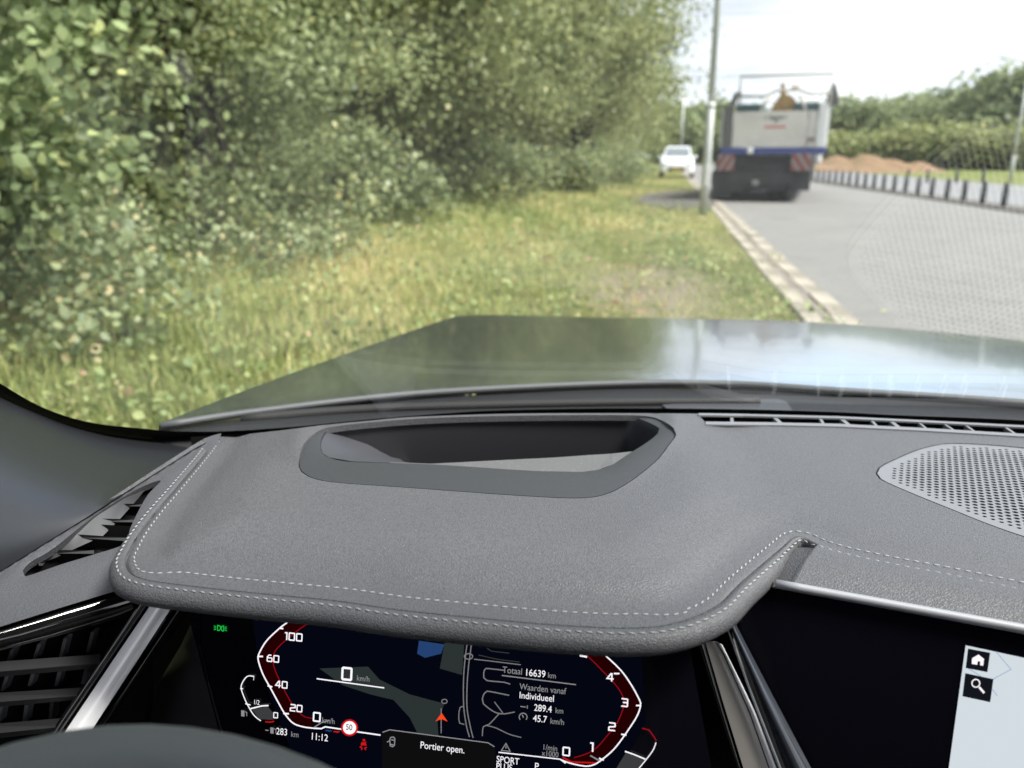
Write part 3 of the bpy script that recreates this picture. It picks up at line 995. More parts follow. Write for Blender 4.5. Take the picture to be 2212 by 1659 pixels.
def numeral(s, at, h, m, w=.24, gap=1.42):
    p0 = ondisp(at[0], at[1], .0016); hh = abs((ondisp(at[0], at[1] - h, .0016) - p0).dot(DU))
    u = hh / 1.25
    vs, fs = [], []; x = 0
    for ch in s:
        for st in DIG[ch]:
            for q in stroke([(a * u * 1.02 + x, b * u) for a, b in st], w * u, ch == '0'):
                b0 = len(vs)
                vs += [p0 + DX * p[0] + DU * p[1] for p in q]
                fs.append((b0, b0+1, b0+2, b0+3))
        x += u * (gap if ch != '1' else 1.0)
    return cmesh('numeral', vs, fs, m, DISP, False)

# map shapes on the instrument display (deepest layers first)
d0 = .0003
flat('display_field', [[(545,1335),(1385,1400),(1395,1560),(1330,1680),(650,1680),(560,1440)]], G['navy'], ondisp, DISP, d0)
flat('map_area', [[(690,1444),(795,1440),(820,1468),(885,1500),(960,1520),(945,1560),(948,1600),(905,1590),(885,1550),(850,1512),(800,1500),(740,1480)]], G['olive'], ondisp, DISP, d0*2)
flat('map_area', [[(962,1380),(1003,1390),(998,1458),(950,1444)]], G['olive'], ondisp, DISP, d0*2)
flat('map_water', [[(905,1384),(960,1392),(953,1412),(918,1421),(901,1412)]], G['blue'], ondisp, DISP, d0*2)
for pts, w in [([(1009,1390),(1007,1405),(1003,1440),(1001,1480),(1002,1530),(1008,1570),(1014,1592)],2.2), ([(1018,1392),(1016,1410),(1012,1440),(1009,1480),(1009,1530),(1016,1570),(1022,1594)],2.2), ([(1024,1424),(1060,1428),(1125,1436)],2.0), ([(1034,1415),(1075,1424),(1122,1430)],1.6), ([(1052,1400),(1060,1406),(1100,1411)],1.6), ([(1090,1448),(1050,1444),(1046,1448),(1045,1464),(1052,1470),(1090,1474),(1102,1478)],2.4), ([(1100,1502),(1052,1493),(1046,1498),(1042,1510),(1044,1520),(1068,1538),(1088,1542),(1112,1538)],2.4), ([(1068,1516),(1086,1540)],2.0), ([(1078,1542),(1056,1565),(1044,1570),(1042,1590)],2.2), ([(1050,1567),(1070,1572),(1100,1586),(1126,1593)],2.0), ([(1002,1525),(994,1528),(991,1545),(993,1562),(1003,1565)],2.0), ([(953,1530),(953,1584)],2.0)]:
    line('map_road', pts, w, G['road'] if w > 1.7 else G['faint'], ondisp, DISP, d0*3, False, 6)
line('map_roundabout', [(1012+9*math.cos(a), 1418+6*math.sin(a)) for a in np.linspace(0, 2*math.pi, 16)[:-1]], 2.2, G['road'], ondisp, DISP, d0*3, True)
line('map_roundabout', [(960+6*math.cos(a), 1515+4.5*math.sin(a)) for a in np.linspace(0, 2*math.pi, 14)[:-1]], 2.0, G['road'], ondisp, DISP, d0*3, True)
flat('position_arrow', [[(954,1540),(941,1558),(954,1553)],[(954,1540),(954,1553),(967,1559)]], G['orange'], ondisp, DISP, d0*4)
# speedometer and rev counter rings
gl = [(650,1324),(618.6,1346),(604,1357),(575.5,1384.6),(559,1413),(557.5,1425),(568,1456.5),(585,1487.7),(602,1519),(616,1543),(633,1562),(654.6,1570),(676,1573)]
gi = [(684,1335),(654.6,1353.5),(633,1370),(607,1392),(592,1411),(590,1432.6),(602,1466),(628,1516),(647,1540),(660,1549),(676,1552)]
glr = [(1285,1398),(1311,1419),(1342,1449),(1364,1480),(1379.6,1508.5),(1384,1521),(1376.5,1546),(1351.5,1585),(1326.5,1618),(1301.5,1640),(1283,1652),(1264,1655),(1233,1649),(1211,1641)]
gir = [(1245,1398),(1270,1418),(1301.5,1449),(1333,1483.5),(1347,1508.5),(1347,1527),(1333,1562),(1311,1590),(1292,1612),(1270,1627),(1240,1637)]
for ol, il in ((gl, gi), (glr, gir)):
    a = resamp(cr(ol, 4), 60); b = resamp(cr(il, 4), 60)
    flat('gauge_band', [[a[i], a[i+1], b[i+1], b[i]] for i in range(59)], G['darkred'], ondisp, DISP, d0*3)
    line('gauge_inner_line', [tuple(p) for p in b], 1.8, G['red_line'], ondisp, DISP, d0*4)
    line('gauge_ring', [tuple(p) for p in a], 3.0, G['white'], ondisp, DISP, d0*5)
line('gauge_needle', [(676,1573),(694,1574),(702.5,1570),(736,1575),(773,1581),(822,1588)], 3.0, G['white'], ondisp, DISP, d0*5)
line('gauge_needle', [(678.5,1571.5),(694,1561),(712,1556)], 2.4, G['dim'], ondisp, DISP, d0*5)
line('gauge_needle', [(1275,1632),(1298,1645)], 3, G['dim'], ondisp, DISP, d0*5)
line('gauge_red_zone', [(1215,1636),(1235,1646),(1285,1648)], 3, G['red'], ondisp, DISP, d0*6)
for a, b in [((604,1357),(612,1358)),((558,1418),(568,1418)),((578,1481),(588,1484)),((612,1541),(624,1542)),((1338,1455),(1326,1455)),((1384,1524),(1374,1524)),((1353,1588),(1342,1586)),((1304,1642),(1294,1638))]:
    line('gauge_tick', [a, b], 3.4, G['white'], ondisp, DISP, d0*6)
numeral('100', (613,1381), 15, G['white']); numeral('60', (577,1428), 13.5, G['white']); numeral('40', (595,1484), 13.5, G['white']); numeral('20', (627,1535), 13.5, G['white'])
numeral('0', (677,1557), 18, G['white']); numeral('0', (739,1467), 25, G['white'])
numeral('4', (1311,1470), 16, G['white']); numeral('3', (1342,1525), 16, G['white']); numeral('2', (1315,1577), 16, G['white']); numeral('1', (1272,1622), 18, G['white']); numeral('0', (1216,1631), 17, G['white'])
flat('numeral', [[(1252,1414),(1268,1417),(1268,1421),(1252,1418)]], G['white'], ondisp, DISP, d0*5)
dt = .0016
def dtext(s, at, h, c, st=.86, bold=.0): return text('lettering', s, at, h, G[c], ondisp, DX, DU, DISP, dt, st, bold)
dtext('km/h', (770,1470), 12, 'dim'); dtext('km/h', (695,1561), 12, 'dim')
dtext('283', (596,1586), 14.5, 'white'); dtext('km', (628,1591), 12, 'dim'); dtext('11:12', (670,1597), 15, 'white')
dtext('Totaal', (1085,1453), 14, 'dim'); dtext('16639', (1133,1459), 15, 'white'); dtext('km', (1183,1464), 12, 'dim')
dtext('Waarden vanaf', (1122,1489), 13.5, 'dim'); dtext('Individueel', (1121,1508), 14.5, 'white')
dtext('289.4', (1153,1535), 14.5, 'white'); dtext('km', (1199,1540), 12, 'dim'); dtext('45.7', (1151,1558), 14.5, 'white'); dtext('km/h', (1188,1563), 12.5, 'dim')
dtext('Portier open.', (907,1616), 15, 'white', .86, .0)
dtext('1/min', (1171,1619), 12, 'dim'); dtext('x1000', (1170,1632), 12, 'dim')
dtext('SPORT', (1072,1646), 14, 'white', .84, .006); dtext('PLUS', (1071,1661), 14, 'white', .84, .006); dtext('P', (1154,1662), 15, 'white', .9, .0)
for a, b, w in [((684,1466),(830,1486),2.6),((1084,1459),(1244,1479),2.2),((1077,1625),(1210,1640),2.4),((1210,1640),(1222,1649),2.4)]:
    line('divider_line', [a, b], w, G['white'] if w > 2.3 else G['dim'], ondisp, DISP, d0*5)
flat('message_banner', [[(825,1585),(842,1577),(1056,1606),(1070,1618),(1070,1690),(825,1690)]], G['banner'], ondisp, DISP, d0*4)
line('banner_edge', [(826,1582),(842,1576.5),(1054,1604.5),(1068,1613)], 2, G['dim'], ondisp, DISP, d0*5)
# speed limit sign, warning lamps, icons
def disc(c, r, k=28): return [(c[0] + r * math.cos(a), c[1] + r * math.sin(a)) for a in np.linspace(0, 2 * math.pi, k + 1)[:-1]]
flat('speed_limit_sign', [disc((755,1572), 18.3)], G['red'], ondisp, DISP, d0*6)
flat('speed_limit_sign', [disc((755,1572), 14.2)], G['signwhite'], ondisp, DISP, d0*7)
text('lettering', '50', (746.5,1576), 12.5, G['ink'], ondisp, DX, DU, DISP, .0028, .86, .01)
flat('colour_stripe', [[(704,1576),(718,1578),(714,1581),(702,1579)]], G['blue'], ondisp, DISP, d0*6)
flat('colour_stripe', [[(722,1579),(735,1580),(730,1583),(719,1581)]], G['red'], ondisp, DISP, d0*6)
flat('seat_belt_lamp', [disc((786,1599), 3, 12), [(781,1603),(790,1604),(792,1611),(779,1609)]] + stroke([(779,1613),(791,1602)], 1.6) + stroke([(777,1613),(782,1616),(781,1620)], 2.4) + stroke([(792,1614),(788,1616),(790,1620)], 2.4), G['red'], ondisp, DISP, d0*6)
flat('side_light_lamp', stroke([(470,1351),(475,1352),(477,1357),(474,1362),(470,1362)], 1.8, True) + stroke([(483,1352),(479,1353),(477.5,1358),(480,1363),(483,1363)], 1.8, True)
     + [q for a in (-4, 0, 4) for q in stroke([(462,1356+a*1.1),(467,1356.5+a*.7)], 1.5) + stroke([(485,1358+a*.7),(490,1358.5+a*1.1)], 1.5)], G['green'], ondisp, DISP, d0*6)
flat('door_open_icon', stroke([(844,1593),(850,1592),(853,1596),(852,1610),(848,1613),(843,1611),(842,1598)], 2.2, True) + stroke([(842,1600),(836,1603)], 2.2) + stroke([(845,1598),(851,1599)], 2.4) + stroke([(844,1608),(850,1609)], 2.4), G['dim'], ondisp, DISP, d0*6)
flat('warning_icon', stroke([(1093,1606),(1083,1621),(1102,1623)], 1.8, True) + stroke([(1093,1611),(1093,1617)], 2), G['dim'], ondisp, DISP, d0*6)
flat('distance_icon', stroke([(1124,1526),(1136,1527.5)], 2) + stroke([(1139,1524),(1139,1531)], 1.8), G['dim'], ondisp, DISP, d0*6)
flat('average_icon', stroke([tuple(p) for p in [(1130+8.5*math.cos(a), 1549+8.5*math.sin(a)) for a in np.linspace(2.4, 7.0, 16)]], 1.9) + stroke([(1131,1550),(1128,1544)], 2), G['dim'], ondisp, DISP, d0*6)
for ux, vx in ((521,1543),(584,1580)):
    flat('fuel_icon', [[(ux,vx-9),(ux+7,vx-8),(ux+7,vx+5),(ux,vx+4)]] + stroke([(ux+8,vx-6),(ux+12,vx-4),(ux+12,vx+4)], 1.6), G['dim'], ondisp, DISP, d0*6)
flat('fuel_icon', stroke([(573,1577),(580,1578)], 2), G['dim'], ondisp, DISP, d0*6)
line('fuel_ring', [(549,1461),(534,1461),(523,1475.7),(521,1487.7),(527.6,1507),(536,1525),(547,1543),(556,1552),(563.5,1557)], 2.2, G['white'], ondisp, DISP, d0*5, False, 5)
line('fuel_red_zone', [(573,1559),(584,1560),(592,1558)], 2.4, G['red'], ondisp, DISP, d0*5)
line('fuel_needle', [(541,1531),(565,1525),(580,1524)], 3.0, G['white'], ondisp, DISP, d0*6)
flat('fuel_level', [[(545,1533),(578,1526),(600,1552),(585,1555),(560,1553)]], G['faint'], ondisp, DISP, d0*4)
for a, b in [((519,1487),(525,1488)),((530,1520),(541,1523))]: line('fuel_tick', [a, b], 2.4, G['white'], ondisp, DISP, d0*6)
dtext('1', (545,1469), 10, 'white'); dtext('1/2', (547,1521), 10, 'white', .8); numeral('0', (591,1550), 11, G['white'])
line('temperature_ring', [(1417,1604),(1412,1618),(1401.5,1633.5),(1380,1660)], 2.2, G['white'], ondisp, DISP, d0*5, False, 5)
line('temperature_red_zone', [(1387,1573),(1402,1577),(1411,1589),(1418,1600)], 2.4, G['red_line'], ondisp, DISP, d0*5)
line('temperature_needle', [(1350,1623),(1370,1630),(1394,1640)], 3, G['white'], ondisp, DISP, d0*6)
flat('temperature_level', [[(1352,1626),(1394,1642),(1384,1662),(1330,1662)]], G['faint'], ondisp, DISP, d0*4)
# map page on the centre screen
flat('map_page', [[(2086,1394),(2212,1421),(2700,1526),(2640,1800),(2030,1800)]], G['mapbg'], onscr, SCREEN, .0004)
flat('home_button', [[(2091,1401),(2139,1410),(2133,1452),(2086,1443)]], G['icon'], onscr, SCREEN, .0008)
flat('search_button', [[(2085,1454),(2146,1467),(2139,1517),(2079,1504)]], G['icon'], onscr, SCREEN, .0008)
flat('home_symbol', [[(2114,1414),(2126,1424),(2125,1427),(2100,1423),(2101,1421)],[(2100,1422),(2125,1426),(2124,1438),(2117,1437),(2118,1429),(2112,1428),(2111,1436),(2099,1434)]], G['signwhite'], onscr, SCREEN, .0012)
flat('search_symbol', stroke(disc((2108,1476), 8.5, 18), 2.4, True) + stroke([(2115,1484),(2126,1497)], 4.6), G['signwhite'], onscr, SCREEN, .0012)
for pts in ([(2152,1408),(2184,1446),(2145,1467)],[(2086,1440),(2120,1462)],[(2142,1487),(2154,1503)]):
    line('map_line', pts, 1.8, G['mapline'], onscr, SCREEN, .0006)

# ---- steering wheel
wc_top = Vector((-.16, .217, -.205)); wt_ = math.radians(22); RR, rr = .185, .0165
wcn = wc_top - Vector((0, math.sin(wt_), math.cos(wt_))) * (RR + rr)
WU = Vector((0, math.sin(wt_), math.cos(wt_))); WN = Vector((0, -math.cos(wt_), math.sin(wt_)))
mb = MB()
rows = []
for i in range(73):
    a = 2 * math.pi * i / 72
    o = Vector((1, 0, 0)) * math.cos(a) + WU * math.sin(a)
    rows.append([wcn + o * (RR + rr * math.cos(g)) + WN * rr * 1.15 * math.sin(g) for g in [2 * math.pi * k / 16 for k in range(17)]])
mb.loft(rows)
WHEEL = fix_normals(cbuild(mb, 'steering_wheel', M['rim'], CAR, True))
mb = MB()
hub = []
for k in range(24):
    a = 2 * math.pi * k / 24
    hub.append(wcn + Vector((1, 0, 0)) * math.cos(a) * .075 + WU * math.sin(a) * .062 + WN * .01)
mb.prism(hub, WN * -.05)
cbuild(mb, 'hub', M['rim'], WHEEL, False)
for a in (0, math.pi, -math.pi / 2):
    o = Vector((1, 0, 0)) * math.cos(a) + WU * math.sin(a); s_ = o.cross(WN)
    q = [wcn + o * .06 + s_ * .022, wcn + o * RR + s_ * .014, wcn + o * RR - s_ * .014, wcn + o * .06 - s_ * .022]
    mb = MB(); mb.prism(q, WN * -.02)
    cbuild(mb, 'spoke', M['black_plastic'], WHEEL, False)

# ---- cabin around the camera
mb = MB()
mb.loft([[Vector((x, .30 - .10 * (x - .36) ** 2 * 2, .222 - .05 * (x - .36) ** 2)) for x in np.linspace(-.42, 1.14, 14)],
         [Vector((x, -.3, .27 - .06 * (x - .36) ** 2)) for x in np.linspace(-.42, 1.14, 14)],
         [Vector((x, -1.35, .20 - .06 * (x - .36) ** 2)) for x in np.linspace(-.42, 1.14, 14)]])
cbuild(mb, 'headliner', mat('headliner_cloth', (.035, .035, .037), .9), CAR, True)
for sx, s in ((-.53, -1), (1.24, 1)):
    mb = MB(); mb.box(sx - .03, sx + .03, -1.3, .40, -.95, -.29, .015); cbuild(mb, 'door_panel', M['cabin'], CAR, False)
    mb = MB(); mb.prism([(sx, .47, -.30), (sx, .10, -.30), (sx, .13, -.16), (sx, .42, .02)], (.02 * s, 0, 0)); cbuild(mb, 'window_light_block', M['cabin'], CAR, False)  # unseen panel added to block side-window light from the pillar trim
    mb = MB(); mb.box(sx - .01, sx + .03, -.62, -.50, -.29, .20, .01); cbuild(mb, 'door_pillar', M['cabin'], CAR, False)
mb = MB(); mb.box(-.49, 1.21, -1.40, -1.32, -.95, .18, .02); cbuild(mb, 'rear_bulkhead', M['cabin'], CAR, False)
mb = MB(); mb.box(-.49, 1.21, -1.32, .6, -1.0, -.95); cbuild(mb, 'floor_carpet', M['cabin'], CAR, False)
for x in (-.12, .84):
    mb = MB(); mb.box(x - .25, x + .25, -.95, -.40, -.75, -.52, .06); st = cbuild(mb, 'seat', M['cabin'], CAR, True)
    mb = MB(); mb.box(x - .24, x + .24, -1.08, -.90, -.60, .02, .06); cbuild(mb, 'backrest', M['cabin'], st, True)
    mb = MB(); mb.box(x - .12, x + .12, -1.10, -.98, .03, .17, .04); cbuild(mb, 'headrest', M['cabin'], st, True)

# ---- hood, cowl, wiper
hr_px = [(345,915),(470,895),(600,878),(750,860),(900,845.5),(1050,836),(1200,828.5),(1325,824),(1450,822),(1620,826),(1800,838),(2000,850),(2212,865),(2500,890),(2900,935)]
HR = resamp([onz(p[0], p[1], -.28) for p in cr(hr_px, 14)], 60)
hf_px = [(990,681),(1050,679.5),(1150,681),(1280,683.5),(1415,686),(1600,690),(1740,695),(1870,703),(2050,718),(2212,735),(2500,775),(2760,830)]
ZF = -.318                                     # height of the crest of the hood below the eye
HF = resamp([onz(p[0], p[1], ZF) for p in cr(hf_px, 12)], 60)
rows = []
for j in range(29):
    s = j / 24
    row = []
    for k in range(60):
        a, b = HR[k], HF[k]
        p = a.lerp(b, min(s, 1.0))
        p.z = -.28 + (ZF + .28) * min(s, 1) ** 1.3
        # two shallow power creases and a soft crown
        if s > 1:
            e = (s - 1) * 6
            p = b + Vector((0, .16 * math.sin(min(e, 1) * 1.5), -.20 * (1 - math.cos(min(e, 1) * 1.5)) - .05 * (s - 1)))
        row.append(p)
    rows.append(row)
mb = MB(); mb.loft([r for r in rows])
HOOD = fix_normals(cbuild(mb, 'hood', M['paint'], CAR, True))
mb = MB(); mb.tube([p + Vector((0, 0, -.003)) for p in HR], .0045, 8); cbuild(mb, 'hood_rear_edge', mat('hood_seal', (.075, .078, .082), .5), HOOD, True)
mb = MB(); mb.loft([[r[0] for r in rows], [r[0] + Vector((-.03, 0, -.10)) for r in rows], [r[0] + Vector((-.05, 0, -.5)) for r in rows]])
# keep the wing just under the visible edge of the hood
cbuild(mb, 'front_wing', M['paint'], HOOD, True)
mb = MB(); mb.loft([[r[-1] for r in rows], [r[-1] + Vector((.03, 0, -.10)) for r in rows], [r[-1] + Vector((.05, 0, -.5)) for r in rows]])
cbuild(mb, 'front_wing', M['paint'], HOOD, True)
mb = MB(); mb.loft([rows[-1], [p + Vector((0, .02, -.35)) for p in rows[-1]]]); cbuild(mb, 'front_bumper', M['paint'], HOOD, True)
for x in (-.38, 1.0):                            # front tyres carry the car
    for y in (1.55, -1.2):
        mb = MB()
        prof_w = [(.20,-.09),(.29,-.10),(.315,-.08),(.32,0),(.315,.08),(.29,.10),(.20,.09)]
        mb.loft([[Vector((x + o * (1 if x > 0 else 1), y + r_ * math.cos(a), -EYE + .32 + r_ * math.sin(a))) for r_, o in prof_w] for a in [2 * math.pi * k / 28 for k in range(29)]])
        wl = cbuild(mb, 'wheel', M['rubber'], CAR, True)
        mb = MB(); mb.tube([Vector((x - .07, y, -EYE + .32)), Vector((x + .07, y, -EYE + .32))], .205, 20); cbuild(mb, 'rim', M['silver'], wl, False)
cb_ = [Vector((p.x, yb(p.x) + .02, -.300)) for p in HR]
mid = [Vector((a.x, a.y * .5 + b.y * .5, -.2915)) for a, b in zip(HR, cb_)]
mb = MB(); mb.loft([[p + Vector((0, .02, -.02)) for p in HR], [p + Vector((0, -.006, -.009)) for p in HR], mid, cb_, [p + Vector((0, -.03, -.03)) for p in cb_]])
COWL = cbuild(mb, 'cowl_panel', M['cowl'], CAR, True)
def oncowl(u, v, dz=0.0): return onz(u, v, -.2925 + dz)
mb = MB(); mb.prism([oncowl(*p, .001) for p in [(1515,836),(1560,831),(2212,868),(2700,905),(2700,930),(2212,885),(1560,846),(1520,845)]], (0, 0, -.004))
cbuild(mb, 'cowl_intake', M['matt_black'], COWL, False)
mb = MB(); mb.tube([oncowl(u, v, .004) for u, v in cr([(520,905),(800,884),(1100,874),(1400,869),(1640,868)], 40)], .006, 6)
WIP = cbuild(mb, 'wiper_blade', M['rubber'], CAR, True)
mb = MB(); mb.prism([oncowl(*p, .004) for p in [(1430,874),(1590,862),(1680,862),(1698,867),(1708,880),(1712,888),(1590,884),(1440,882)]], (0, 0, -.010))
cbuild(mb, 'wiper_arm', mat('wiper_grey', (.045, .045, .048), .45), WIP, False)
#@@EXTERIOR
# ================================================================== outside: ground, road, kerb
def gmat(name, base, layers, rough=.9, bump=None):
    return mat(name, base, rough, spec=.25, var=layers, bump=bump)
M['soil'] = gmat('verge_soil', (.11, .115, .045), [(1.1, (.16, .145, .075), .42, .60), (5, (.05, .07, .018), .45, .62), (.5, (.125, .105, .065), .55, .68), (23, (.15, .135, .075), .58, .72)], bump=(9, .6, .05))
M['asphalt'] = gmat('asphalt', (.178, .173, .164), [(.35, (.205, .198, .187), .40, .62), (40, (.135, .131, .125), .45, .62), (3, (.152, .148, .14), .48, .66), (.9, (.145, .141, .134), .55, .66)], .85, bump=(160, .35, .004))
M['paving'] = gmat('pale_asphalt', (.165, .165, .17), [(.4, (.19, .19, .19), .40, .65), (30, (.18, .18, .178), .5, .7)], .85, bump=(120, .3, .004))
M['gravel'] = gmat('gravel', (.115, .105, .095), [(4, (.07, .064, .06), .42, .62), (30, (.17, .16, .145), .52, .7)], .95, bump=(60, .8, .03))
M['concrete'] = gmat('concrete', (.34, .305, .25), [(2.2, (.22, .195, .16), .40, .60), (25, (.34, .31, .26), .5, .7), (.9, (.19, .17, .14), .5, .66), (11, (.14, .15, .07), .58, .70)], .9, bump=(120, .4, .004))
M['grassflat'] = gmat('mown_grass', (.11, .135, .03), [(.15, (.14, .14, .045), .42, .62), (2, (.085, .115, .025), .45, .65)], .95)
M['clay'] = gmat('clay', (.20, .125, .072), [(1.2, (.155, .10, .062), .42, .62), (.6, (.23, .155, .095), .5, .68), (6, (.14, .09, .05), .52, .70), (2.2, (.12, .13, .05), .58, .68)], .95, bump=(5, .7, .15))
def mud_mask(m, cx, cy, rx, ry, col):
    nt = m.node_tree; N, L = nt.nodes, nt.links
    b = N['Principled BSDF']; src = b.inputs['Base Color'].links[0].from_socket
    t = N.new('ShaderNodeTexCoord'); mp = N.new('ShaderNodeMapping'); mp.vector_type = 'TEXTURE'
    mp.inputs['Location'].default_value = (cx, cy, 0); mp.inputs['Scale'].default_value = (rx, ry, 50)
    L.new(t.outputs['Object'], mp.inputs['Vector'])
    ln = N.new('ShaderNodeVectorMath'); ln.operation = 'LENGTH'; L.new(mp.outputs[0], ln.inputs[0])
    nz = N.new('ShaderNodeTexNoise'); nz.inputs['Scale'].default_value = 3.5; nz.inputs['Detail'].default_value = 6; L.new(t.outputs['Object'], nz.inputs['Vector'])
    ad = N.new('ShaderNodeMath'); ad.operation = 'MULTIPLY_ADD'; ad.inputs[1].default_value = 1.6; L.new(nz.outputs['Fac'], ad.inputs[0]); L.new(ln.outputs['Value'], ad.inputs[2])
    mr = N.new('ShaderNodeMapRange'); mr.inputs['From Min'].default_value = 1.9; mr.inputs['From Max'].default_value = 1.35; L.new(ad.outputs[0], mr.inputs['Value'])
    x = N.new('ShaderNodeMix'); x.data_type = 'RGBA'; x.inputs['B'].default_value = (*col, 1)
    L.new(mr.outputs[0], x.inputs['Factor']); L.new(src, x.inputs['A']); L.new(x.outputs['Result'], b.inputs['Base Color'])
mud_mask(M['soil'], .05, 7.2, .7, 1.8, (.16, .135, .10))
def sheet(name, x0, x1, y0, y1, z, m, nx=1, ny=1, hfun=None, kind='structure', l=None, r=None):
    vs = []
    for j in range(ny + 1):
        for i in range(nx + 1):
            y = y0 + (y1 - y0) * j / ny
            a, b = x0 + (l(y) if l else 0), x1 + (r(y) if r else 0)
            x = a + (b - a) * i / nx
            vs.append((x, y, z + (hfun(x, y) if hfun else 0)))
    fs = [(j*(nx+1)+i, j*(nx+1)+i+1, (j+1)*(nx+1)+i+1, (j+1)*(nx+1)+i) for j in range(ny) for i in range(nx)]
    return tag(mesh(name, vs, fs, m, None, True), kind=kind)
KS = .0295
def kx(y): return KS * (y - 5.9)                # the kerb line drifts right of the car axis
sheet('ground', -900, 900, -500, 1500, -.03, M['grassflat'])
def vz(x, y):
    return .05 * math.sin(x * 1.3 + y * .6) * .3 + .16 * sst(-2.5, -6.5, x) + .012 * math.sin(x * 7.1) * math.sin(y * 5.3)
sheet('verge', -16, 1.22, -6, 80, 0.0, M['soil'], 70, 260, lambda x, y: vz(x, y) * (1 - sst(.7, 1.2, x - kx(y))), r=kx)
sheet('road', 1.55, 7.9, -6, 80, -.004, M['asphalt'], l=kx)
sheet('road_beyond', 3.6, 7.9, 80, 170, -.004, M['asphalt'])
sheet('far_road', 8.75, 15.4, -40, 170, .0, M['paving'])
sheet('median_soil', 7.9, 8.75, -40, 60, .03, M['gravel'])
# gravel pull-in by the lamp post
gp = [gnd(*p) for p in cr([(1378,436),(1392,424),(1440,414),(1500,411),(1548,430),(1540,448),(1490,455),(1420,450)], 14, True)]
tag(mesh('gravel_patch', [(p.x, p.y, .028) for p in gp], [tuple(range(len(gp)))], M['gravel'], None, False), kind='structure')
# kerb: two rows of concrete stones with a dirt joint
M['kerb_dirt'] = gmat('kerb_dirt', (.20, .175, .15), [(3, (.14, .12, .10), .42, .6), (7, (.14, .15, .07), .56, .68)], .95)
KERB = sheet('kerb', 1.18, 1.60, -6, 75, .004, M['kerb_dirt'], l=kx, r=kx)
def stone_mesh(w, l, h):
    mb_ = MB(); mb_.box(-w/2, w/2, -l/2, l/2, -.05, h, .008)
    me = bpy.data.meshes.new('kerb_stone'); me.from_pydata([tuple(v) for v in mb_.v], [], mb_.f); me.update()
    me.materials.append(M['concrete']); return me
s1, s2 = stone_mesh(.13, .985, .026), stone_mesh(.16, .985, .016)
for k in range(-3, 62):
    for me, x in ((s1, 1.262), (s2, 1.505)):
        o = bpy.data.objects.new('kerb_stone', me); COL.objects.link(o)
        o.parent = KERB
        o.location = (x + kx(k + .5) + rnd.uniform(-.012, .012), k + .5 + rnd.uniform(-.01, .01), rnd.uniform(-.008, .006))
        o.rotation_euler = (rnd.uniform(-.006, .006), rnd.uniform(-.02, .02), -KS + rnd.uniform(-.01, .01))

# ================================================================== leaves, trees, grass
LEAF = np.array([(0, 0, 0), (.28, .33, .05), (.62, .36, .06), (1, 0, -.03), (.62, -.36, .06), (.28, -.33, .05)])
LEAF_F = [(0, 1, 2, 3), (0, 3, 4, 5)]
KITE = np.array([(0, 0, 0), (.5, .38, .05), (1, 0, -.03), (.5, -.38, .05)])
KITE_F = [(0, 1, 2, 3)]
def rand_rot(n, out=None, up=.5):
    """random frames whose normals lean up and outwards"""
    nrm = rng.normal(size=(n, 3)) * .75
    nrm[:, 2] += up
    if out is not None:
        nrm += out * .6
    nrm /= np.linalg.norm(nrm, axis=1)[:, None] + 1e-9
    a = rng.normal(size=(n, 3))
    a -= (a * nrm).sum(1)[:, None] * nrm
    a /= np.linalg.norm(a, axis=1)[:, None] + 1e-9
    b = np.cross(nrm, a)
    return a, b, nrm
def leaves_mesh(name, pos, size, shape, faces, m, tone, out=None, up=.5):
    n = len(pos); k = len(shape)
    a, b, c = rand_rot(n, out, up)
    P_ = (pos[:, None, :] + size[:, None, None] * (shape[None, :, 0, None] * a[:, None] + shape[None, :, 1, None] * b[:, None] + shape[None, :, 2, None] * c[:, None])).reshape(-1, 3)
    me = bpy.data.meshes.new(name)
    nf = len(faces); q = len(faces[0])
    F_ = (np.array(faces)[None] + (np.arange(n) * k)[:, None, None]).reshape(-1)
    me.vertices.add(n * k); me.loops.add(n * nf * q); me.polygons.add(n * nf)
    me.vertices.foreach_set('co', P_.ravel())
    me.loops.foreach_set('vertex_index', F_.astype(np.int32))
    me.polygons.foreach_set('loop_start', np.arange(0, n * nf * q, q, dtype=np.int32))
    at = me.attributes.new('tone', 'FLOAT', 'POINT')
    at.data.foreach_set('value', np.repeat(tone, k).astype(np.float32))
    me.update(calc_edges=True)
    me.materials.append(m)
    return me
M['leaf_a'] = foliage_mat('leaf_round', [(0, (0.119, 0.152, 0.076)), (.45, (0.195, 0.245, 0.119)), (.8, (0.293, 0.350, 0.162)), (1, (0.488, 0.498, 0.208))], .3, .5)
M['leaf_b'] = foliage_mat('leaf_shrub', [(0, (0.117, 0.145, 0.072)), (.45, (0.199, 0.235, 0.115)), (.8, (0.303, 0.342, 0.162)), (1, (0.529, 0.485, 0.229))], .35, .38)
M['leaf_c'] = foliage_mat('leaf_tree', [(0, (0.130, 0.157, 0.072)), (.45, (0.221, 0.250, 0.113)), (.8, (0.322, 0.338, 0.154)), (1, (0.449, 0.415, 0.189))], .35, .45)
M['leaf_far'] = foliage_mat('leaf_far', [(0, (0.115, 0.147, 0.074)), (.5, (0.191, 0.227, 0.110)), (.85, (0.265, 0.298, 0.143)), (1, (0.345, 0.345, 0.173))], .3, .5)
M['leaf_bright'] = foliage_mat('leaf_bright', [(0, (0.163, 0.194, 0.074)), (.5, (0.251, 0.278, 0.111)), (1, (0.349, 0.337, 0.146))], .35, .5)
M['leaf_bramble'] = foliage_mat('leaf_bramble', [(0, (0.127, 0.164, 0.081)), (.5, (0.222, 0.263, 0.138)), (.85, (0.326, 0.349, 0.189)), (.985, (0.466, 0.399, 0.219)), (1, (0.493, 0.285, 0.192))], .3, .45)
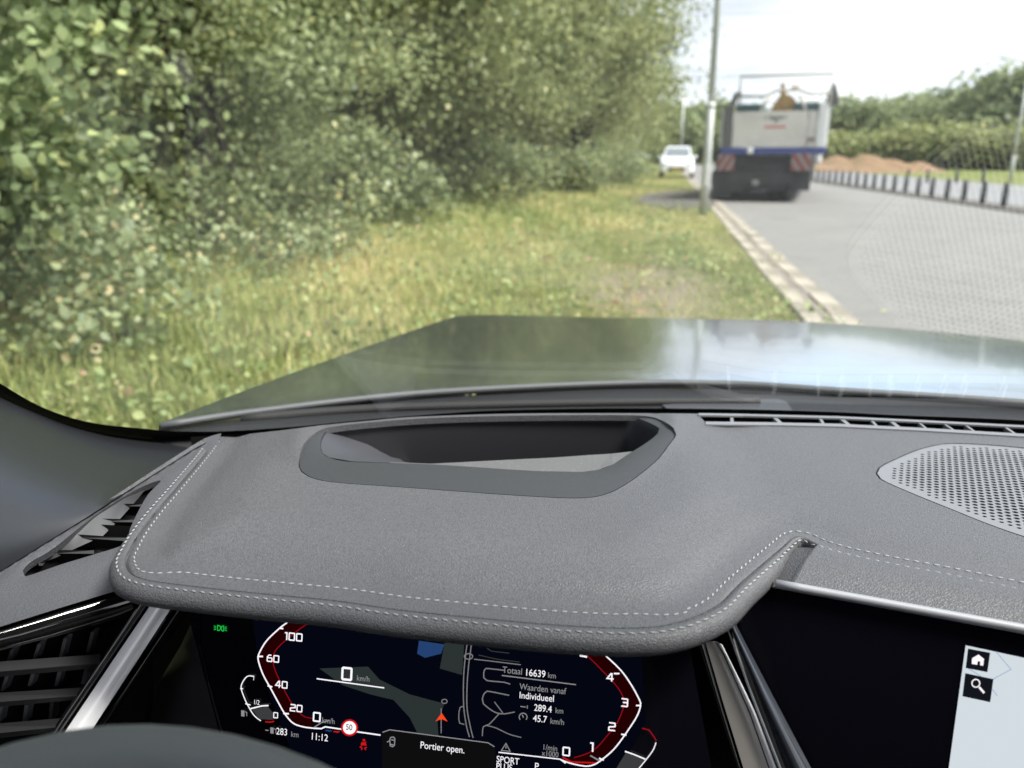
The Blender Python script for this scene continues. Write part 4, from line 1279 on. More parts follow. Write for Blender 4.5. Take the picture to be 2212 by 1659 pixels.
M['grass'] = foliage_mat('grass_blades', [(0, (0.194, 0.240, 0.085)), (.35, (0.315, 0.347, 0.128)), (.6, (0.448, 0.424, 0.184)), (.85, (0.614, 0.529, 0.279)), (1, (0.538, 0.389, 0.230))], .3, .55)
M['leaf_weed'] = foliage_mat('leaf_weed', [(0, (0.142, 0.192, 0.081)), (.4, (0.234, 0.288, 0.120)), (.75, (0.337, 0.378, 0.167)), (.93, (0.390, 0.346, 0.187)), (1, (0.370, 0.225, 0.145))], .3, .5)
M['bark'] = mat('bark', (.085, .072, .055), .9, bump=(30, .8, .02), var=[(6, (.05, .043, .034), .4, .62), (14, (.13, .12, .10), .55, .7)])
def branch(a, b, n, wob):
    pts = []
    for i in range(n + 1):
        t = i / n
        p = a.lerp(b, t) + Vector((rnd.uniform(-wob, wob), rnd.uniform(-wob, wob), 0)) * math.sin(math.pi * t)
        pts.append(p)
    return pts
def tree(name, loc, h, r, label, cat, group, leaf, n_leaf, size, z0=.15, trunk_r=.08, stems=3, m='leaf_b', clumps=70, yellow=.0, flat=1.0):
    """stems and limbs reaching into leaf clumps spread through an uneven crown"""
    o = empty(name, loc, 0, label, cat, group)
    zc = h * (z0 + 1) / 2; rz = h * (1 - z0) / 2
    cl = []
    lob = [(rnd.uniform(0, 6.28), rnd.uniform(-.6, .9), rnd.uniform(.72, 1.12)) for _ in range(9)]
    while len(cl) < clumps:
        th = rnd.uniform(0, 2 * math.pi); cz = rnd.uniform(-1, 1)
        k = rnd.random() ** .30
        s_ = max(.55, 1 - .0 * cz)
        lb = min(lob, key=lambda q: abs((th - q[0] + math.pi) % (2 * math.pi) - math.pi) + abs(cz - q[1]))[2]
        rad = math.sqrt(max(0, 1 - cz * cz * .80)) * r * k * lb
        cl.append(Vector((rad * math.cos(th), rad * math.sin(th) * flat, zc + cz * rz * (.6 + .4 * k) * min(1.05, lb))))
    mb_ = MB()
    for s_ in range(stems):
        a = Vector((rnd.uniform(-.25, .25) * r * .5, rnd.uniform(-.25, .25) * r * .5, -.1))
        b = Vector((rnd.uniform(-.5, .5) * r * .6, rnd.uniform(-.5, .5) * r * .6, h * rnd.uniform(.72, .9)))
        pts = branch(a, b, 7, .10 * r)
        mb_.tube(pts, [trunk_r * (1 - .85 * i / 7) for i in range(8)], 7)
        for c in rnd.sample(cl, min(len(cl), max(6, clumps // (stems * 3)))):
            k = min(6, max(1, int(7 * (c.z / h) * .75)))
            mb_.tube(branch(pts[k], c, 3, .06 * r), [trunk_r * .34, trunk_r * .22, trunk_r * .14, trunk_r * .05], 5)
    mb_.build('trunk', M['bark'], o, True)
    C_ = np.array([tuple(c) for c in cl])
    w = rng.dirichlet(np.ones(len(cl)) * 2.0)
    idx = rng.choice(len(cl), n_leaf, p=w)
    sp = r * 1.15 / (clumps ** (1 / 3))
    pos = C_[idx] + rng.normal(size=(n_leaf, 3)) * np.array([sp, sp, sp * .62]) * rng.uniform(.4, 1.0, (n_leaf, 1))
    pos[:, 2] = np.maximum(pos[:, 2], .02 + .25 * rng.random(n_leaf) * h * .1)
    out = pos - np.array([0, 0, zc]); out /= np.linalg.norm(out, axis=1)[:, None] + 1e-9
    ct = rng.uniform(.12, .72, len(cl))
    tone = np.clip(ct[idx] + rng.normal(size=n_leaf) * .16, 0, .93)
    if yellow: tone[rng.random(n_leaf) < yellow] = .98
    sh, fc = (LEAF, LEAF_F) if leaf == 'leaf' else (KITE, KITE_F)
    me = leaves_mesh('crown', pos, size * rng.uniform(.65, 1.2, n_leaf), sh, fc, M[m], tone, out)
    link_mesh('crown', me, None, o)
    return o
GL = 'trees and shrubs along the left verge'
tree('hazel_shrub', (-3.72, 3.70, .1), 4.2, 1.05, 'nearest leafy shrub with large round leaves at the left edge', 'shrub', GL, 'leaf', 12000, .078, .03, .022, 4, 'leaf_a', 85, .008)
tree('leafy_shrub', (-4.9, 8.6, .05), 7.0, 2.3, 'second dense shrub from the left, behind the round-leaved one', 'shrub', GL, 'leaf', 38000, .078, .0, .05, 6, 'leaf_b', 150, .008)
tree('leafy_shrub', (-6.7, 6.3, .1), 6.6, 1.9, 'shaded shrub deep behind the round-leaved shrub at the left edge', 'shrub', GL, 'leaf', 18000, .085, .0, .05, 5, 'leaf_b', 90, .005)
tree('roadside_tree', (-4.9, 15.6, .1), 11, 3.2, 'tall dense tree in the middle of the left tree line', 'tree', GL, 'kite', 48000, .125, .0, .10, 4, 'leaf_c', 190, .006)
tree('roadside_tree', (-8.2, 12.0, .1), 12, 3.3, 'dark tree set back behind the second shrub', 'tree', GL, 'kite', 20000, .14, .03, .13, 3, 'leaf_b', 130)
tree('roadside_tree', (-10, 7.5, .1), 11, 3.2, 'dark tree set back behind the left edge shrubs', 'tree', GL, 'kite', 16000, .14, .03, .13, 3, 'leaf_b', 120)
tree('roadside_tree', (-3.7, 22.0, .1), 12, 3.2, 'broad tree right of the middle of the left tree line', 'tree', GL, 'kite', 38000, .145, .0, .12, 4, 'leaf_c', 170, .006)
tree('roadside_tree', (-2.15, 28.5, .1), 13.5, 3.55, 'overhanging tree whose crown edge meets the sky', 'tree', GL, 'kite', 34000, .15, .05, .15, 3, 'leaf_c', 150, .006)
tree('roadside_tree', (-8.2, 19.5, .1), 14, 3.8, 'tall tree behind the middle of the left tree line', 'tree', GL, 'kite', 15000, .19, .03, .15, 3, 'leaf_c', 110)
tree('roadside_tree', (-7.0, 28.0, .1), 15, 4.0, 'tall tree behind the overhanging one', 'tree', GL, 'kite', 13000, .2, .03, .16, 3, 'leaf_c', 100)
tree('roadside_tree', (-3.2, 38, .1), 12, 3.6, 'tree beyond the overhanging one, above the white car', 'tree', GL, 'kite', 13000, .2, .02, .14, 3, 'leaf_c', 100)
tree('roadside_tree', (-2.2, 50, .1), 11, 3.4, 'far tree left of the white car', 'tree', GL, 'kite', 9000, .22, .02, .14, 3, 'leaf_c', 80)
tree('roadside_tree', (-1.2, 64, .1), 8, 3.6, 'small far tree behind the white car', 'tree', GL, 'kite', 7000, .24, .02, .14, 3, 'leaf_bright', 70)
for k, (x, y, h, r, lb) in enumerate([(-6.0, 7.2, 2.2, 1.4, 'shaded bush under the second shrub, nearest the left edge'), (-7.4, 9.8, 2.6, 1.8, 'shaded bush deep behind the second shrub'), (-7.6, 15.0, 3.2, 2.2, 'shaded bush deep behind the tall dense tree'), (-9.5, 4.6, 3.0, 2.0, 'shaded bush deep behind the left edge'), (-6.6, 22.0, 3.2, 2.2, 'shaded bush behind the broad tree'), (-4.6, 12.2, 1.5, 1.2, 'low bush filling the gap between second shrub and tall tree'), (-3.5, 19.0, 1.5, 1.3, 'low bush at the foot of the tall dense tree'), (-2.3, 25.0, 1.6, 1.3, 'low bush at the foot of the broad tree'), (-1.5, 33.5, 1.7, 1.5, 'low bush at the foot of the overhanging tree')]):
    tree('low_bush', (x, y, .05), h, r, lb, 'bush', 'low bushes at the foot of the trees', 'kite', int(2600 * r), .12, .0, .02, 4, 'leaf_b', 40, .02)
for k, (u, v, h, r, n, lb) in enumerate([(40, 700, .95, .75, 1500, 'bramble at the left edge under the round-leaved shrub'), (150, 650, .8, .7, 1200, 'bramble just right of the left edge, at the shrub foot'), (250, 760, .45, .5, 600, 'small bramble in the long grass above the pillar'), (330, 640, .5, .5, 550, 'small bramble between the round-leaved shrub and the grass'), (590, 600, .5, .65, 700, 'bramble in the grass below the second shrub'), (720, 575, .45, .6, 600, 'bramble right of the one below the second shrub')]):
    p = gnd(u, v)
    tree('bramble', (p.x, p.y, .03), h, r, lb, 'bramble', 'brambles at the edge of the long grass', 'leaf', n, .062, .05, .008, 5, 'leaf_bramble', 26, .04)
# far tree line across the road
far = []
for u, yy, vt, w in [(1420,150,236,60),(1455,120,226,70),(1505,135,222,80),(1560,128,228,80),(1640,140,225,80),(1720,150,222,80),(1795,150,214,80),(1850,160,216,80),(1905,150,208,80),(1960,140,216,80),(2010,120,214,90),(2060,105,186,95),(2110,98,166,100),(2165,92,150,100),(2220,88,136,110),(2290,84,128,110)]:
    d = ray(u, 337); x = d.x / d.y * yy
    e = ray(u, vt); h = EYE + e.z / e.y * yy
    far.append((x, yy, h, w * yy / 1742 * .78))
words = ['first', 'second', 'third', 'fourth', 'fifth', 'sixth', 'seventh', 'eighth', 'ninth', 'tenth', 'eleventh', 'twelfth', 'thirteenth', 'fourteenth', 'fifteenth', 'sixteenth']
for k, (x, yy, h, r) in enumerate(far):
    tree('distant_tree', (x, yy, 0), h, r, words[k] + ' tree from the left in the far tree line across the road', 'tree', 'far tree line', 'kite', 4600, .75, .0, .18, 1, 'leaf_far', 70)
for k, (u, yy, vt, w) in enumerate([(1790,88,298,60),(1850,86,288,70),(1920,84,280,80),(1990,82,274,80),(2060,80,268,85),(2130,78,280,80),(2200,76,290,80),(2270,74,286,80)]):
    d = ray(u, 337); x = d.x / d.y * yy
    e = ray(u, vt); h = EYE + e.z / e.y * yy
    tree('bright_bush', (x, yy, 0), h, w * yy / 1742 * .8, words[k] + ' bright green bush from the left below the far tree line', 'bush', 'bright bushes below the far trees', 'kite', 2400, .46, .02, .06, 3, 'leaf_bright', 40)

# the wood behind the first rows reads as one mass
nw_ = 60000
wx_ = -9.5 - rng.random(nw_) ** 1.2 * 16
wy_ = -4 + rng.random(nw_) * 80
wx_ += np.interp(wy_, [0, 20, 40, 76], [0, .5, 3.0, 8.0])
wz_ = rng.random(nw_) ** .9 * (9.5 + 2.5 * np.sin(wy_ * .9) + 1.5 * np.sin(wx_ * 1.3 + wy_ * .4))
wood = leaves_mesh('woodland', np.stack([wx_, wy_, wz_], 1), rng.uniform(.22, .5, nw_), KITE, KITE_F, M['leaf_b'], np.clip(.35 + .2 * np.sin(wx_ * .9 + wy_ * .7) + rng.normal(size=nw_) * .15, 0, .95))
tag(link_mesh('woodland', wood, None), 'dense green woodland behind the roadside trees', 'woodland', None, 'stuff')
# grass: countless blades in one object
def blades(name, n, gen, m):
    X, Y_, H_, W_ = gen(n)
    Z = np.array([vz(a, b) * (1 - sst(.7, 1.2, a - kx(b))) for a, b in zip(X, Y_)])
    th = rng.uniform(0, 6.283, n); lean = rng.uniform(.15, .8, n)
    ca, sa = np.cos(th), np.sin(th)
    ph = rng.uniform(0, 6.283, n)
    wx, wy = np.cos(ph) * W_, np.sin(ph) * W_
    P_ = np.stack([np.stack([X - wx, Y_ - wy, Z - .01], 1), np.stack([X + wx, Y_ + wy, Z - .01], 1),
                   np.stack([X + ca * lean * H_ * .35 + wx * .7, Y_ + sa * lean * H_ * .35 + wy * .7, Z + H_ * .62], 1), np.stack([X + ca * lean * H_ * .35 - wx * .7, Y_ + sa * lean * H_ * .35 - wy * .7, Z + H_ * .62], 1),
                   np.stack([X + ca * lean * H_, Y_ + sa * lean * H_, Z + H_ * (1 - .3 * lean)], 1)], 1).reshape(-1, 3)
    b = np.arange(n)[:, None] * 5
    me = bpy.data.meshes.new(name)
    me.vertices.add(n * 5); me.loops.add(n * 7); me.polygons.add(n * 2)
    me.vertices.foreach_set('co', P_.ravel())
    me.loops.foreach_set('vertex_index', (np.array([[0, 1, 2, 3, 3, 2, 4]]) + b).ravel().astype(np.int32))
    ls = (np.arange(n)[:, None] * 7 + np.array([[0, 4]])).ravel().astype(np.int32)
    me.polygons.foreach_set('loop_start', ls)
    f = np.array([math.sin(x * .9 + 1.3) * math.sin(y * .55) + .6 * math.sin(x * 2.3 + y * 1.1) for x, y in zip(X, Y_)])
    tone = np.clip(.40 + .20 * f + rng.normal(size=n) * .17 + (rng.random(n) < .07) * .4, 0, 1)
    at = me.attributes.new('tone', 'FLOAT', 'POINT')
    at.data.foreach_set('value', np.repeat(tone, 5).astype(np.float32))
    me.update(calc_edges=True)
    return link_mesh(name, me, m)
def edge_x(y): return np.interp(y, [0, 6, 10, 15.5, 24, 33, 61], [-6.2, -6.2, -6.6, -5.4, -4.0, -2.6, .4])
def gen_near(n):
    Y_ = 1.6 + rng.random(n) ** 1.25 * 13
    x0 = edge_x(Y_); X = x0 + (1.18 + kx(Y_) - x0) * rng.random(n)
    t = np.clip((-X - .3) / 3.4, 0, 1)
    keep = 1 - .75 * np.exp(-((X - .25) / .55) ** 2) * np.exp(-((Y_ - 7.2) / 1.8) ** 2)
    H_ = (.045 + .12 * t ** 1.2) * rng.uniform(.5, 1.35, n) * np.where(rng.random(n) < keep, 1, .3)
    return X, Y_, H_, .0028 + .0035 * rng.random(n)
def gen_far(n):
    Y_ = 13 + rng.random(n) ** 1.2 * 48
    x0 = edge_x(Y_); X = x0 + (1.18 + kx(Y_) - x0) * rng.random(n)
    t = np.clip((-X + .2) / 3.4, 0, 1)
    inpatch = (Y_ > 19.4) & (Y_ < 25.5) & (X > -.3)
    H_ = (.07 + .2 * t) * rng.uniform(.5, 1.3, n) * np.where(inpatch, .12, 1)
    return X, Y_, H_, .008 + .008 * rng.random(n)
tag(blades('grass', 85000, gen_near, M['grass']), 'long green and straw coloured grass on the near verge', 'grass', None, 'stuff')
tag(blades('distant_grass', 42000, gen_far, M['grass']), 'green grass on the verge further along the road', 'grass', None, 'stuff')

# broad-leaved weeds scattered in clumps through the grass
nc = 420
cy_ = 1.8 + rng.random(nc) ** 1.3 * 18
cx_ = edge_x(cy_) + .3 + rng.random(nc) ** 1.7 * (1.0 - edge_x(cy_))
ci = rng.choice(nc, 13000)
sp_ = rng.uniform(.06, .22, nc)
wp = np.stack([cx_[ci] + rng.normal(size=13000) * sp_[ci], cy_[ci] + rng.normal(size=13000) * sp_[ci], np.abs(rng.normal(size=13000)) * .07 * (1 + 1.2 * np.clip(-cx_[ci] / 4, 0, 1)) + .03], 1)
wp[:, 2] += np.array([vz(a, b) * (1 - sst(.7, 1.2, a - kx(b))) for a, b in wp[:, :2]])
wt0 = rng.uniform(.1, .9, nc)
wme = leaves_mesh('weeds', wp, rng.uniform(.025, .062, 13000), LEAF, LEAF_F, M['leaf_weed'], np.clip(wt0[ci] + rng.normal(size=13000) * .12, 0, 1), None, .9)
tag(link_mesh('weeds', wme, None), 'broad leaved weeds scattered through the verge grass', 'weeds', None, 'stuff')
# dirt heap across the road
def heap(x0, x1, y0, y1, humps):
    nx, ny = 60, 20
    vs = []
    for j in range(ny + 1):
        for i in range(nx + 1):
            x = x0 + (x1 - x0) * i / nx; y = y0 + (y1 - y0) * j / ny
            z = 0
            for hx, hy, hh, sx, sy in humps:
                z = max(z, hh * math.exp(-((x - hx) / sx) ** 2 - ((y - hy) / sy) ** 2))
            z += .10 * math.sin(x * 3.1 + y) * math.sin(y * 2.3 + x * 1.7) * min(1, z)
            vs.append((x, y, z - .12))
    return vs, [(j*(nx+1)+i, j*(nx+1)+i+1, (j+1)*(nx+1)+i+1, (j+1)*(nx+1)+i) for j in range(ny) for i in range(nx)]
vs, fs = heap(8, 25, 63, 73, [(11.0, 67, 1.0, 2.2, 2.4), (12.8, 67.5, .95, 2.0, 2.6), (15.4, 68, 1.30, 2.0, 2.6), (17.4, 67.5, 1.38, 2.2, 2.6), (19.2, 67, 1.12, 1.6, 2.0), (21.0, 67, .85, 1.7, 1.8)])
tag(mesh('dirt_heap', vs, fs, M['clay'], None, True), 'long heap of orange brown dirt beyond the far road', 'dirt heap')

# ================================================================== street furniture
M['galv'] = mat('galvanised_steel', (.56, .58, .56), .5, metal=.1, var=[(3, (.48, .50, .48), .42, .62)])
M['post'] = mat('dark_post', (.04, .042, .046), .6, var=[(8, (.065, .066, .068), .45, .65)])
def lamp(loc, h, r0, r1, label, arm=None, split=None):
    o = empty('street_lamp', loc, 0, label, 'street lamp', 'street lamps')
    mb_ = MB()
    hs = split or h * .22
    mb_.tube([(0, 0, -.1), (0, 0, hs), (0, 0, hs + .03)], [r0, r0 * .96, r1 * 1.1], 14); mb_.build('base', M['galv'], o, True)
    mb_ = MB(); mb_.tube([(0, 0, hs), (0, 0, h)], [r1 * 1.1, r1 * .7], 12); mb_.build('pole', M['galv'], o, True)
    if split:
        mb_ = MB(); mb_.box(-.035, .035, -r0 - .012, -r0 + .02, .55, .95, .006); mb_.build('service_door', M['galv'], o)
        mb_ = MB(); mb_.tube([(0, 0, hs - .02), (0, 0, hs + .06)], r0 * 1.12, 14); mb_.build('collar', mat('collar_band', (.55, .55, .54), .5), o, True)
    if arm:
        a = Vector(arm)
        mb_ = MB(); mb_.tube([(0, 0, h - .05), Vector((0, 0, h)) + a * .5, Vector((0, 0, h)) + a], r1 * .6, 8); mb_.build('arm', M['galv'], o, True)
        e_ = Vector((0, 0, h)) + a
        mb_ = MB(); mb_.box(e_.x - .35, e_.x + .05, e_.y - .12, e_.y + .12, e_.z - .06, e_.z + .06, .03); mb_.build('lamp_head', M['galv'], o)
    return o
p = gnd(1519, 466); lamp((p.x, p.y, .03), 8.5, .082, .058, 'tall grey steel lamp post beside the kerb behind the truck', (1.2, 0, .15), 2.05)
p = gnd(2181, 394); lamp((p.x, p.y, 0), 5.2, .09, .07, 'grey lamp post with short arm at the right edge beyond the bollards', (-.9, 0, .12))
d = ray(1470, 337); lamp((d.x / d.y * 62, 62, 0), 5.6, .10, .08, 'far pale lamp post above the white car', (-.8, 0, .1))
# bollards
def bollard_mesh():
    mb_ = MB(); mb_.tube([(0, 0, -.1), (0, 0, .48), (0, 0, .52), (0, 0, .54)], [.065, .065, .058, .035], 12)
    me = bpy.data.meshes.new('post'); me.from_pydata([tuple(v) for v in mb_.v], [], mb_.f); me.update()
    me.polygons.foreach_set('use_smooth', [True] * len(me.polygons)); me.materials.append(M['post'])
    mb_ = MB(); mb_.tube([(0, 0, .40), (0, 0, .45)], .068, 12)
    me2 = bpy.data.meshes.new('band'); me2.from_pydata([tuple(v) for v in mb_.v], [], mb_.f); me2.update()
    me2.materials.append(mat('band_grey', (.12, .12, .125), .5))
    return me, me2
bp_, bb_ = bollard_mesh()
names = ['nearest', 'second nearest', 'third nearest', 'fourth nearest', 'fifth nearest', 'sixth nearest', 'seventh nearest', 'eighth nearest', 'ninth nearest', 'tenth nearest', '11th nearest', '12th nearest', '13th nearest', '14th nearest', '15th nearest', '16th nearest', '17th nearest', '18th nearest', '19th nearest', '20th nearest', '21st nearest']
for k in range(21):
    y = 20.0 + 1.19 * k
    o = empty('bollard', (8.3, y, .03), 0, 'dark bollard along the road median, ' + names[k] + ' of those in view', 'bollard', 'bollards along the median')
    link_mesh('post', bp_, None, o); link_mesh('band', bb_, None, o)
for k, (u, v) in enumerate([(2002, 391), (2065, 391), (2122, 391), (1960, 388)]):
    q = gnd(u, v + 4)
    o = empty('bollard', (q.x, q.y, 0), 0, ['', '', '', ''][k] + 'dark post on the far side of the far road, ' + ['second', 'third', 'fourth', 'first'][k] + ' from the left', 'bollard', 'posts beyond the far road')
    link_mesh('post', bp_, None, o); link_mesh('band', bb_, None, o); o.scale = (1, 1, 1.1)
# overhead wires
M['wire'] = mat('wire', (.05, .05, .055), .6)
for k, (a, b, sag) in enumerate([((1380, 30), (2400, -30), .6), ((1400, 152), (2400, 62), .8), ((1400, 165), (2400, 85), .8)]):
    A_, B_ = ray(*a), ray(*b); A_ = A_ * (95 / A_.y); B_ = B_ * (60 / B_.y)
    pts = [A_.lerp(B_, t) + Vector((0, 0, EYE - sag * 4 * t * (1 - t))) for t in np.linspace(0, 1, 24)]
    mb_ = MB(); mb_.tube(pts, .018, 5)
    tag(mb_.build('overhead_wire', M['wire'], None, True), ['upper', 'middle', 'lowest'][k] + ' of the thin dark wires crossing the sky', 'wire', 'overhead wires')

# ================================================================== truck
TR_LOC = gnd(1655, 437)
TH = math.radians(12)
TRUCK = empty('truck', (TR_LOC.x, TR_LOC.y, 0), -TH, 'large work truck with pale tailgate, blue beam and striped boards, parked by the kerb', 'truck')
M['t_pale'] = mat('tailgate_pale', (.56, .545, .51), .55, var=[(1.5, (.48, .465, .44), .42, .62), (6, (.60, .58, .55), .5, .7), (.8, (.43, .41, .39), .55, .68)])
M['t_white'] = mat('body_white', (.62, .63, .64), .45)
M['t_grey'] = mat('dark_grey', (.10, .10, .10), .7)
M['t_blue'] = mat('beam_blue', (.035, .055, .19), .45)
M['t_dark'] = mat('chassis_dark', (.02, .021, .024), .6, var=[(4, (.032, .033, .036), .45, .65)])
M['t_teal'] = mat('tarpaulin_teal', (.045, .085, .095), .6)
M['t_tan'] = mat('machine_tan', (.38, .25, .11), .6, var=[(5, (.28, .18, .08), .45, .65)])
M['t_rail'] = mat('rail_grey', (.50, .49, .46), .5)
M['t_red'] = mat('reflex_red', (.20, .05, .045), .65)
M['t_rw'] = mat('reflex_white', (.22, .20, .195), .65)
def tb(name, m, *boxes, bev=.01, parent=TRUCK):
    mb_ = MB()
    for b in boxes: mb_.box(*b, bev)
    return mb_.build(name, m, parent)
CH = tb('chassis', M['t_dark'], (-1.36, 1.00, .12, 7.6, .46, 1.19), (-1.42, -.60, .02, .5, .26, .78), (-.60, .42, .06, .4, .30, .95))
tb('bumper', M['t_dark'], (-1.44, .60, .0, .12, .44, .74), parent=CH)
tb('mud_flap', M['t_dark'], (.56, 1.02, .10, .13, .30, .80), parent=CH); tb('mud_flap', M['t_dark'], (-1.42, -.90, .10, .13, .10, .80), parent=CH)
tb('blue_beam', M['t_blue'], (-1.26, 1.30, -.03, .25, 1.20, 1.36), (1.10, 1.32, .25, 6.0, 1.20, 1.34), (-1.28, -1.10, .25, 6.0, 1.20, 1.34))
BODY = tb('body_side', M['t_white'], (1.24, 1.31, .05, 6.0, 1.365, 2.30), (-1.30, -1.24, .05, 6.0, 1.365, 2.30), (-1.24, 1.24, 5.9, 6.0, 1.365, 2.30))
tb('tailgate', M['t_pale'], (-.985, .82, .0, .06, 1.375, 2.235)); tb('tailgate', M['t_pale'], (.84, 1.045, .0, .06, 1.375, 2.235))
tb('corner_post', M['t_white'], (1.06, 1.235, -.02, .08, 1.37, 2.42)); tb('shaded_strip', M['t_grey'], (-1.235, -1.0, -.02, .10, 1.37, 2.42))  # dark grey strip: shade on the truck's left side put into the colour
tb('tarpaulin', M['t_teal'], (-.95, -.35, .05, 5.5, 2.26, 2.43)); tb('tarpaulin', M['t_teal'], (.45, 1.05, .05, 5.5, 2.26, 2.43))
mb_ = MB()
mb_.tube([(-.88, .1, 2.3), (-.90, .1, 3.10), (1.30, .1, 3.12), (1.28, .1, 2.3)], .042, 8); mb_.build('rack_frame', M['t_rail'], TRUCK, True)
mb_ = MB(); mb_.tube([(-.9, .1, 2.62), (-.25, .1, 2.62), (0, .1, 2.74), (.55, .1, 2.74), (.8, .1, 2.64), (1.3, .1, 2.66)], .038, 8); mb_.build('rack_rail', M['t_rail'], TRUCK, True)
mb_ = MB(); mb_.tube([(-1.08, .1, 2.3), (-.98, .1, 2.66), (-.86, .1, 2.72)], .065, 8); mb_.build('rack_bracket', M['t_grey'], TRUCK, True)
mb_ = MB(); mb_.prism([(1.18, .08, 2.30), (1.50, .08, 2.36), (1.46, .08, 2.62), (1.36, .08, 2.88), (1.26, .08, 2.80), (1.20, .08, 2.55)], (0, .10, 0)); mb_.build('rack_bracket', M['t_grey'], TRUCK)
mb_ = MB(); mb_.tube([(-.35, .08, 2.26), (-.12, .08, 2.62)], .045, 8); mb_.tube([(.58, .08, 2.62), (.74, .08, 2.26)], .045, 8); mb_.build('brace', M['t_rail'], TRUCK, True)
mb_ = MB(); mb_.prism([(-.10, .25, 2.24), (.52, .25, 2.24), (.50, .25, 2.48), (.36, .25, 2.62), (.22, .25, 2.66), (.16, .25, 2.92), (.08, .25, 2.92), (.09, .25, 2.60), (-.06, .25, 2.44)], (0, .8, 0)); mb_.build('crane_base', M['t_tan'], TRUCK)
mb_ = MB(); mb_.box(.34, .52, .3, .6, 2.74, 2.86, .02); mb_.build('crane_arm', M['t_tan'], TRUCK)
def board(x0, x1, z0, z1, sgn):
    b = tb('hazard_board', M['t_rw'], (x0, x1, -.035, -.015, z0, z1), bev=.004)
    w = x1 - x0; h = z1 - z0
    for s_ in (-.30, .20, .70):
        pts = []
        poly = [(s_, 0), (s_ + .25, 0), (s_ + .25 + .6, 1), (s_ + .6, 1)]
        # clip the slanted stripe to the board
        def clip(poly, f, g):
            out = []
            for i in range(len(poly)):
                a, c = poly[i], poly[(i + 1) % len(poly)]
                fa, fc = f(a), f(c)
                if fa >= 0: out.append(a)
                if fa * fc < 0:
                    t = fa / (fa - fc); out.append((a[0] + (c[0] - a[0]) * t, a[1] + (c[1] - a[1]) * t))
            return out
        poly = clip(poly, lambda p: p[0], 0); poly = clip(poly, lambda p: 1 - p[0], 1) if poly else poly
        if len(poly) < 3: continue
        if sgn < 0: poly = [(1 - a, c) for a, c in poly][::-1]
        m2 = MB(); m2.prism([(x0 + a * w, -.0365, z0 + c * h) for a, c in poly], (0, -.003, 0)); m2.build('stripe', M['t_red'], b)
board(-1.30, -.88, .79, 1.19, 1); board(.52, 1.0, .80, 1.21, -1)
tb('marker_lamp', mat('lamp_white', (.75, .75, .73), .4), (-.58, -.44, -.06, -.02, 1.22, 1.36), bev=.02)
tb('hitch', mat('hitch_steel', (.20, .20, .20), .5), (-.40, -.24, -.05, .08, .42, .56), bev=.02, parent=CH)
tb('tool_box', mat('box_brown', (.16, .12, .10), .6), (.86, 1.03, -.05, .0, 1.52, 1.60), bev=.01)
# faded sign writing on the tailgate, too blurred to read
mb_ = MB()
for x, w, h in [(-.22, .05, .05), (-.10, .10, .07), (.03, .07, .13), (.14, .08, .07), (.26, .05, .05)]:
    mb_.box(x, x + w, -.004, -.001, 2.12 - h, 2.13)
mb_.build('lettering', mat('ink_dark', (.12, .12, .13), .6), TRUCK)
mb_ = MB()
for x, w in [(-.20, .09), (-.09, .07), (0, .10), (.12, .06), (.20, .10)]: mb_.box(x, x + w, -.004, -.001, 1.84, 1.90)
mb_.build('lettering', mat('ink_red', (.50, .14, .13), .6), TRUCK)
for x in (-1.14, .26):
    for y in (.75, 2.1, 6.4):
        mb_ = MB()
        pw = [(.26,-.26),(.44,-.28),(.49,-.25),(.50,-.02),(.46,0),(.50,.02),(.49,.25),(.44,.28),(.26,.26)]
        mb_.loft([[Vector((x + o_, y + r_ * math.cos(a), .5 + r_ * math.sin(a))) for r_, o_ in pw] for a in [2 * math.pi * k / 26 for k in range(27)]])
        w_ = mb_.build('wheel', M['rubber'], TRUCK, True)
        mb_ = MB(); mb_.tube([(x - .2, y, .5), (x + .2, y, .5)], .27, 16); mb_.build('rim', M['t_rail'], w_)
tb('cab', M['t_white'], (-1.20, 1.20, 6.3, 8.2, .9, 2.75), bev=.08)

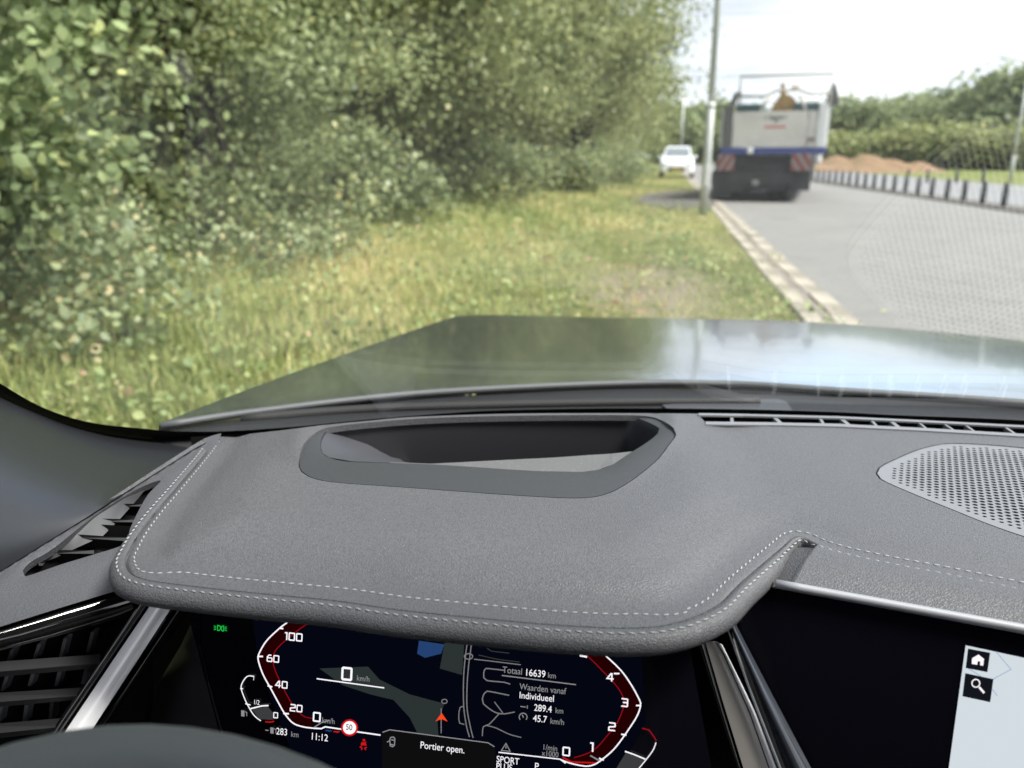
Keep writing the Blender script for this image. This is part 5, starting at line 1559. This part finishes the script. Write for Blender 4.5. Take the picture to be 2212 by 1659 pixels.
# ================================================================== white car parked on the verge
p = gnd(1460, 386)
WC = empty('parked_car', (p.x, p.y, .02), math.radians(-3), 'white car parked on the grass verge left of the truck', 'car')
M['w_paint'] = mat('white_paint', (.78, .79, .80), .3, coat=1)
M['w_glass'] = mat('car_glass', (.10, .12, .13), .06, spec=.6, coat=1)
def ring_sec(y, hw, z0, z1, hwt, n=1):
    return [Vector((-hw, y, z0)), Vector((-hw - .02, y, (z0 + z1) * .5)), Vector((-hw * .97, y, z1 - .08)), Vector((-hwt, y, z1)), Vector((0, y, z1 + .02)), Vector((hwt, y, z1)), Vector((hw * .97, y, z1 - .08)), Vector((hw + .02, y, (z0 + z1) * .5)), Vector((hw, y, z0))]
mb_ = MB()
mb_.loft([ring_sec(*a) for a in [(-.02,.72,.36,.62,.62),(0,.80,.30,.80,.70),(.12,.88,.28,.92,.78),(.6,.91,.26,1.0,.82),(1.15,.92,.26,1.06,.84),(3.4,.92,.26,1.08,.84),(4.2,.88,.28,1.0,.78),(4.4,.78,.36,.8,.66)]])
s0 = ring_sec(-.02,.72,.36,.62,.62); mb_.add(s0, [tuple(range(9))])
fix_normals(mb_.build('body', M['w_paint'], WC, True))
mb_ = MB()
mb_.loft([[Vector((-w, y, z)), Vector((0, y - .02, z)), Vector((w, y, z))] for y, w, z in [(1.10, .80, 1.05), (1.85, .63, 1.60), (2.2, .64, 1.66), (3.3, .62, 1.64), (4.0, .74, 1.06)]])
ROOF = mb_.build('roof', M['w_paint'], WC, True)
for s_ in (-1, 1):
    mb_ = MB(); mb_.add([(s_*.80, 1.10, 1.05), (s_*.63, 1.85, 1.60), (s_*.62, 3.3, 1.64), (s_*.74, 4.0, 1.06)], [(0, 1, 2, 3)]); mb_.build('side_window', M['w_glass'], WC)
    mb_ = MB(); mb_.box(s_*.95 - .09, s_*.95 + .09, 1.25, 1.37, 1.02, 1.16, .04); mb_.build('mirror', M['w_paint'], WC)
    mb_ = MB(); mb_.box(s_*.68 - .16, s_*.68 + .16, -.02, .14, .68, .82, .04); mb_.build('headlight', mat('headlight', (.5, .52, .54), .15, coat=1), WC)
mb_ = MB(); mb_.add([(-.70, 1.17, 1.12), (.70, 1.17, 1.12), (.58, 1.80, 1.575), (-.58, 1.80, 1.575)], [(0, 1, 2, 3)])
o_ = mb_.build('windscreen', M['w_glass'], WC); o_.location = (0, -.012, .012)
mb_ = MB(); mb_.box(-.42, .42, -.06, -.01, .34, .56, .02); mb_.build('grille', M['rubber'], WC)
mb_ = MB(); mb_.box(-.26, .26, -.075, -.062, .40, .50); mb_.build('number_plate', mat('plate_yellow', (.55, .38, .05), .5), WC)
for s_ in (-1, 1):
    for y in (.85, 3.5):
        mb_ = MB(); mb_.tube([(s_*.74, y, .31), (s_*.92, y, .31)], .33, 20); w_ = mb_.build('wheel', M['rubber'], WC)
        mb_ = MB(); mb_.tube([(s_*.80, y, .31), (s_*.935, y, .31)], .2, 14); mb_.build('rim', M['silver'], w_)
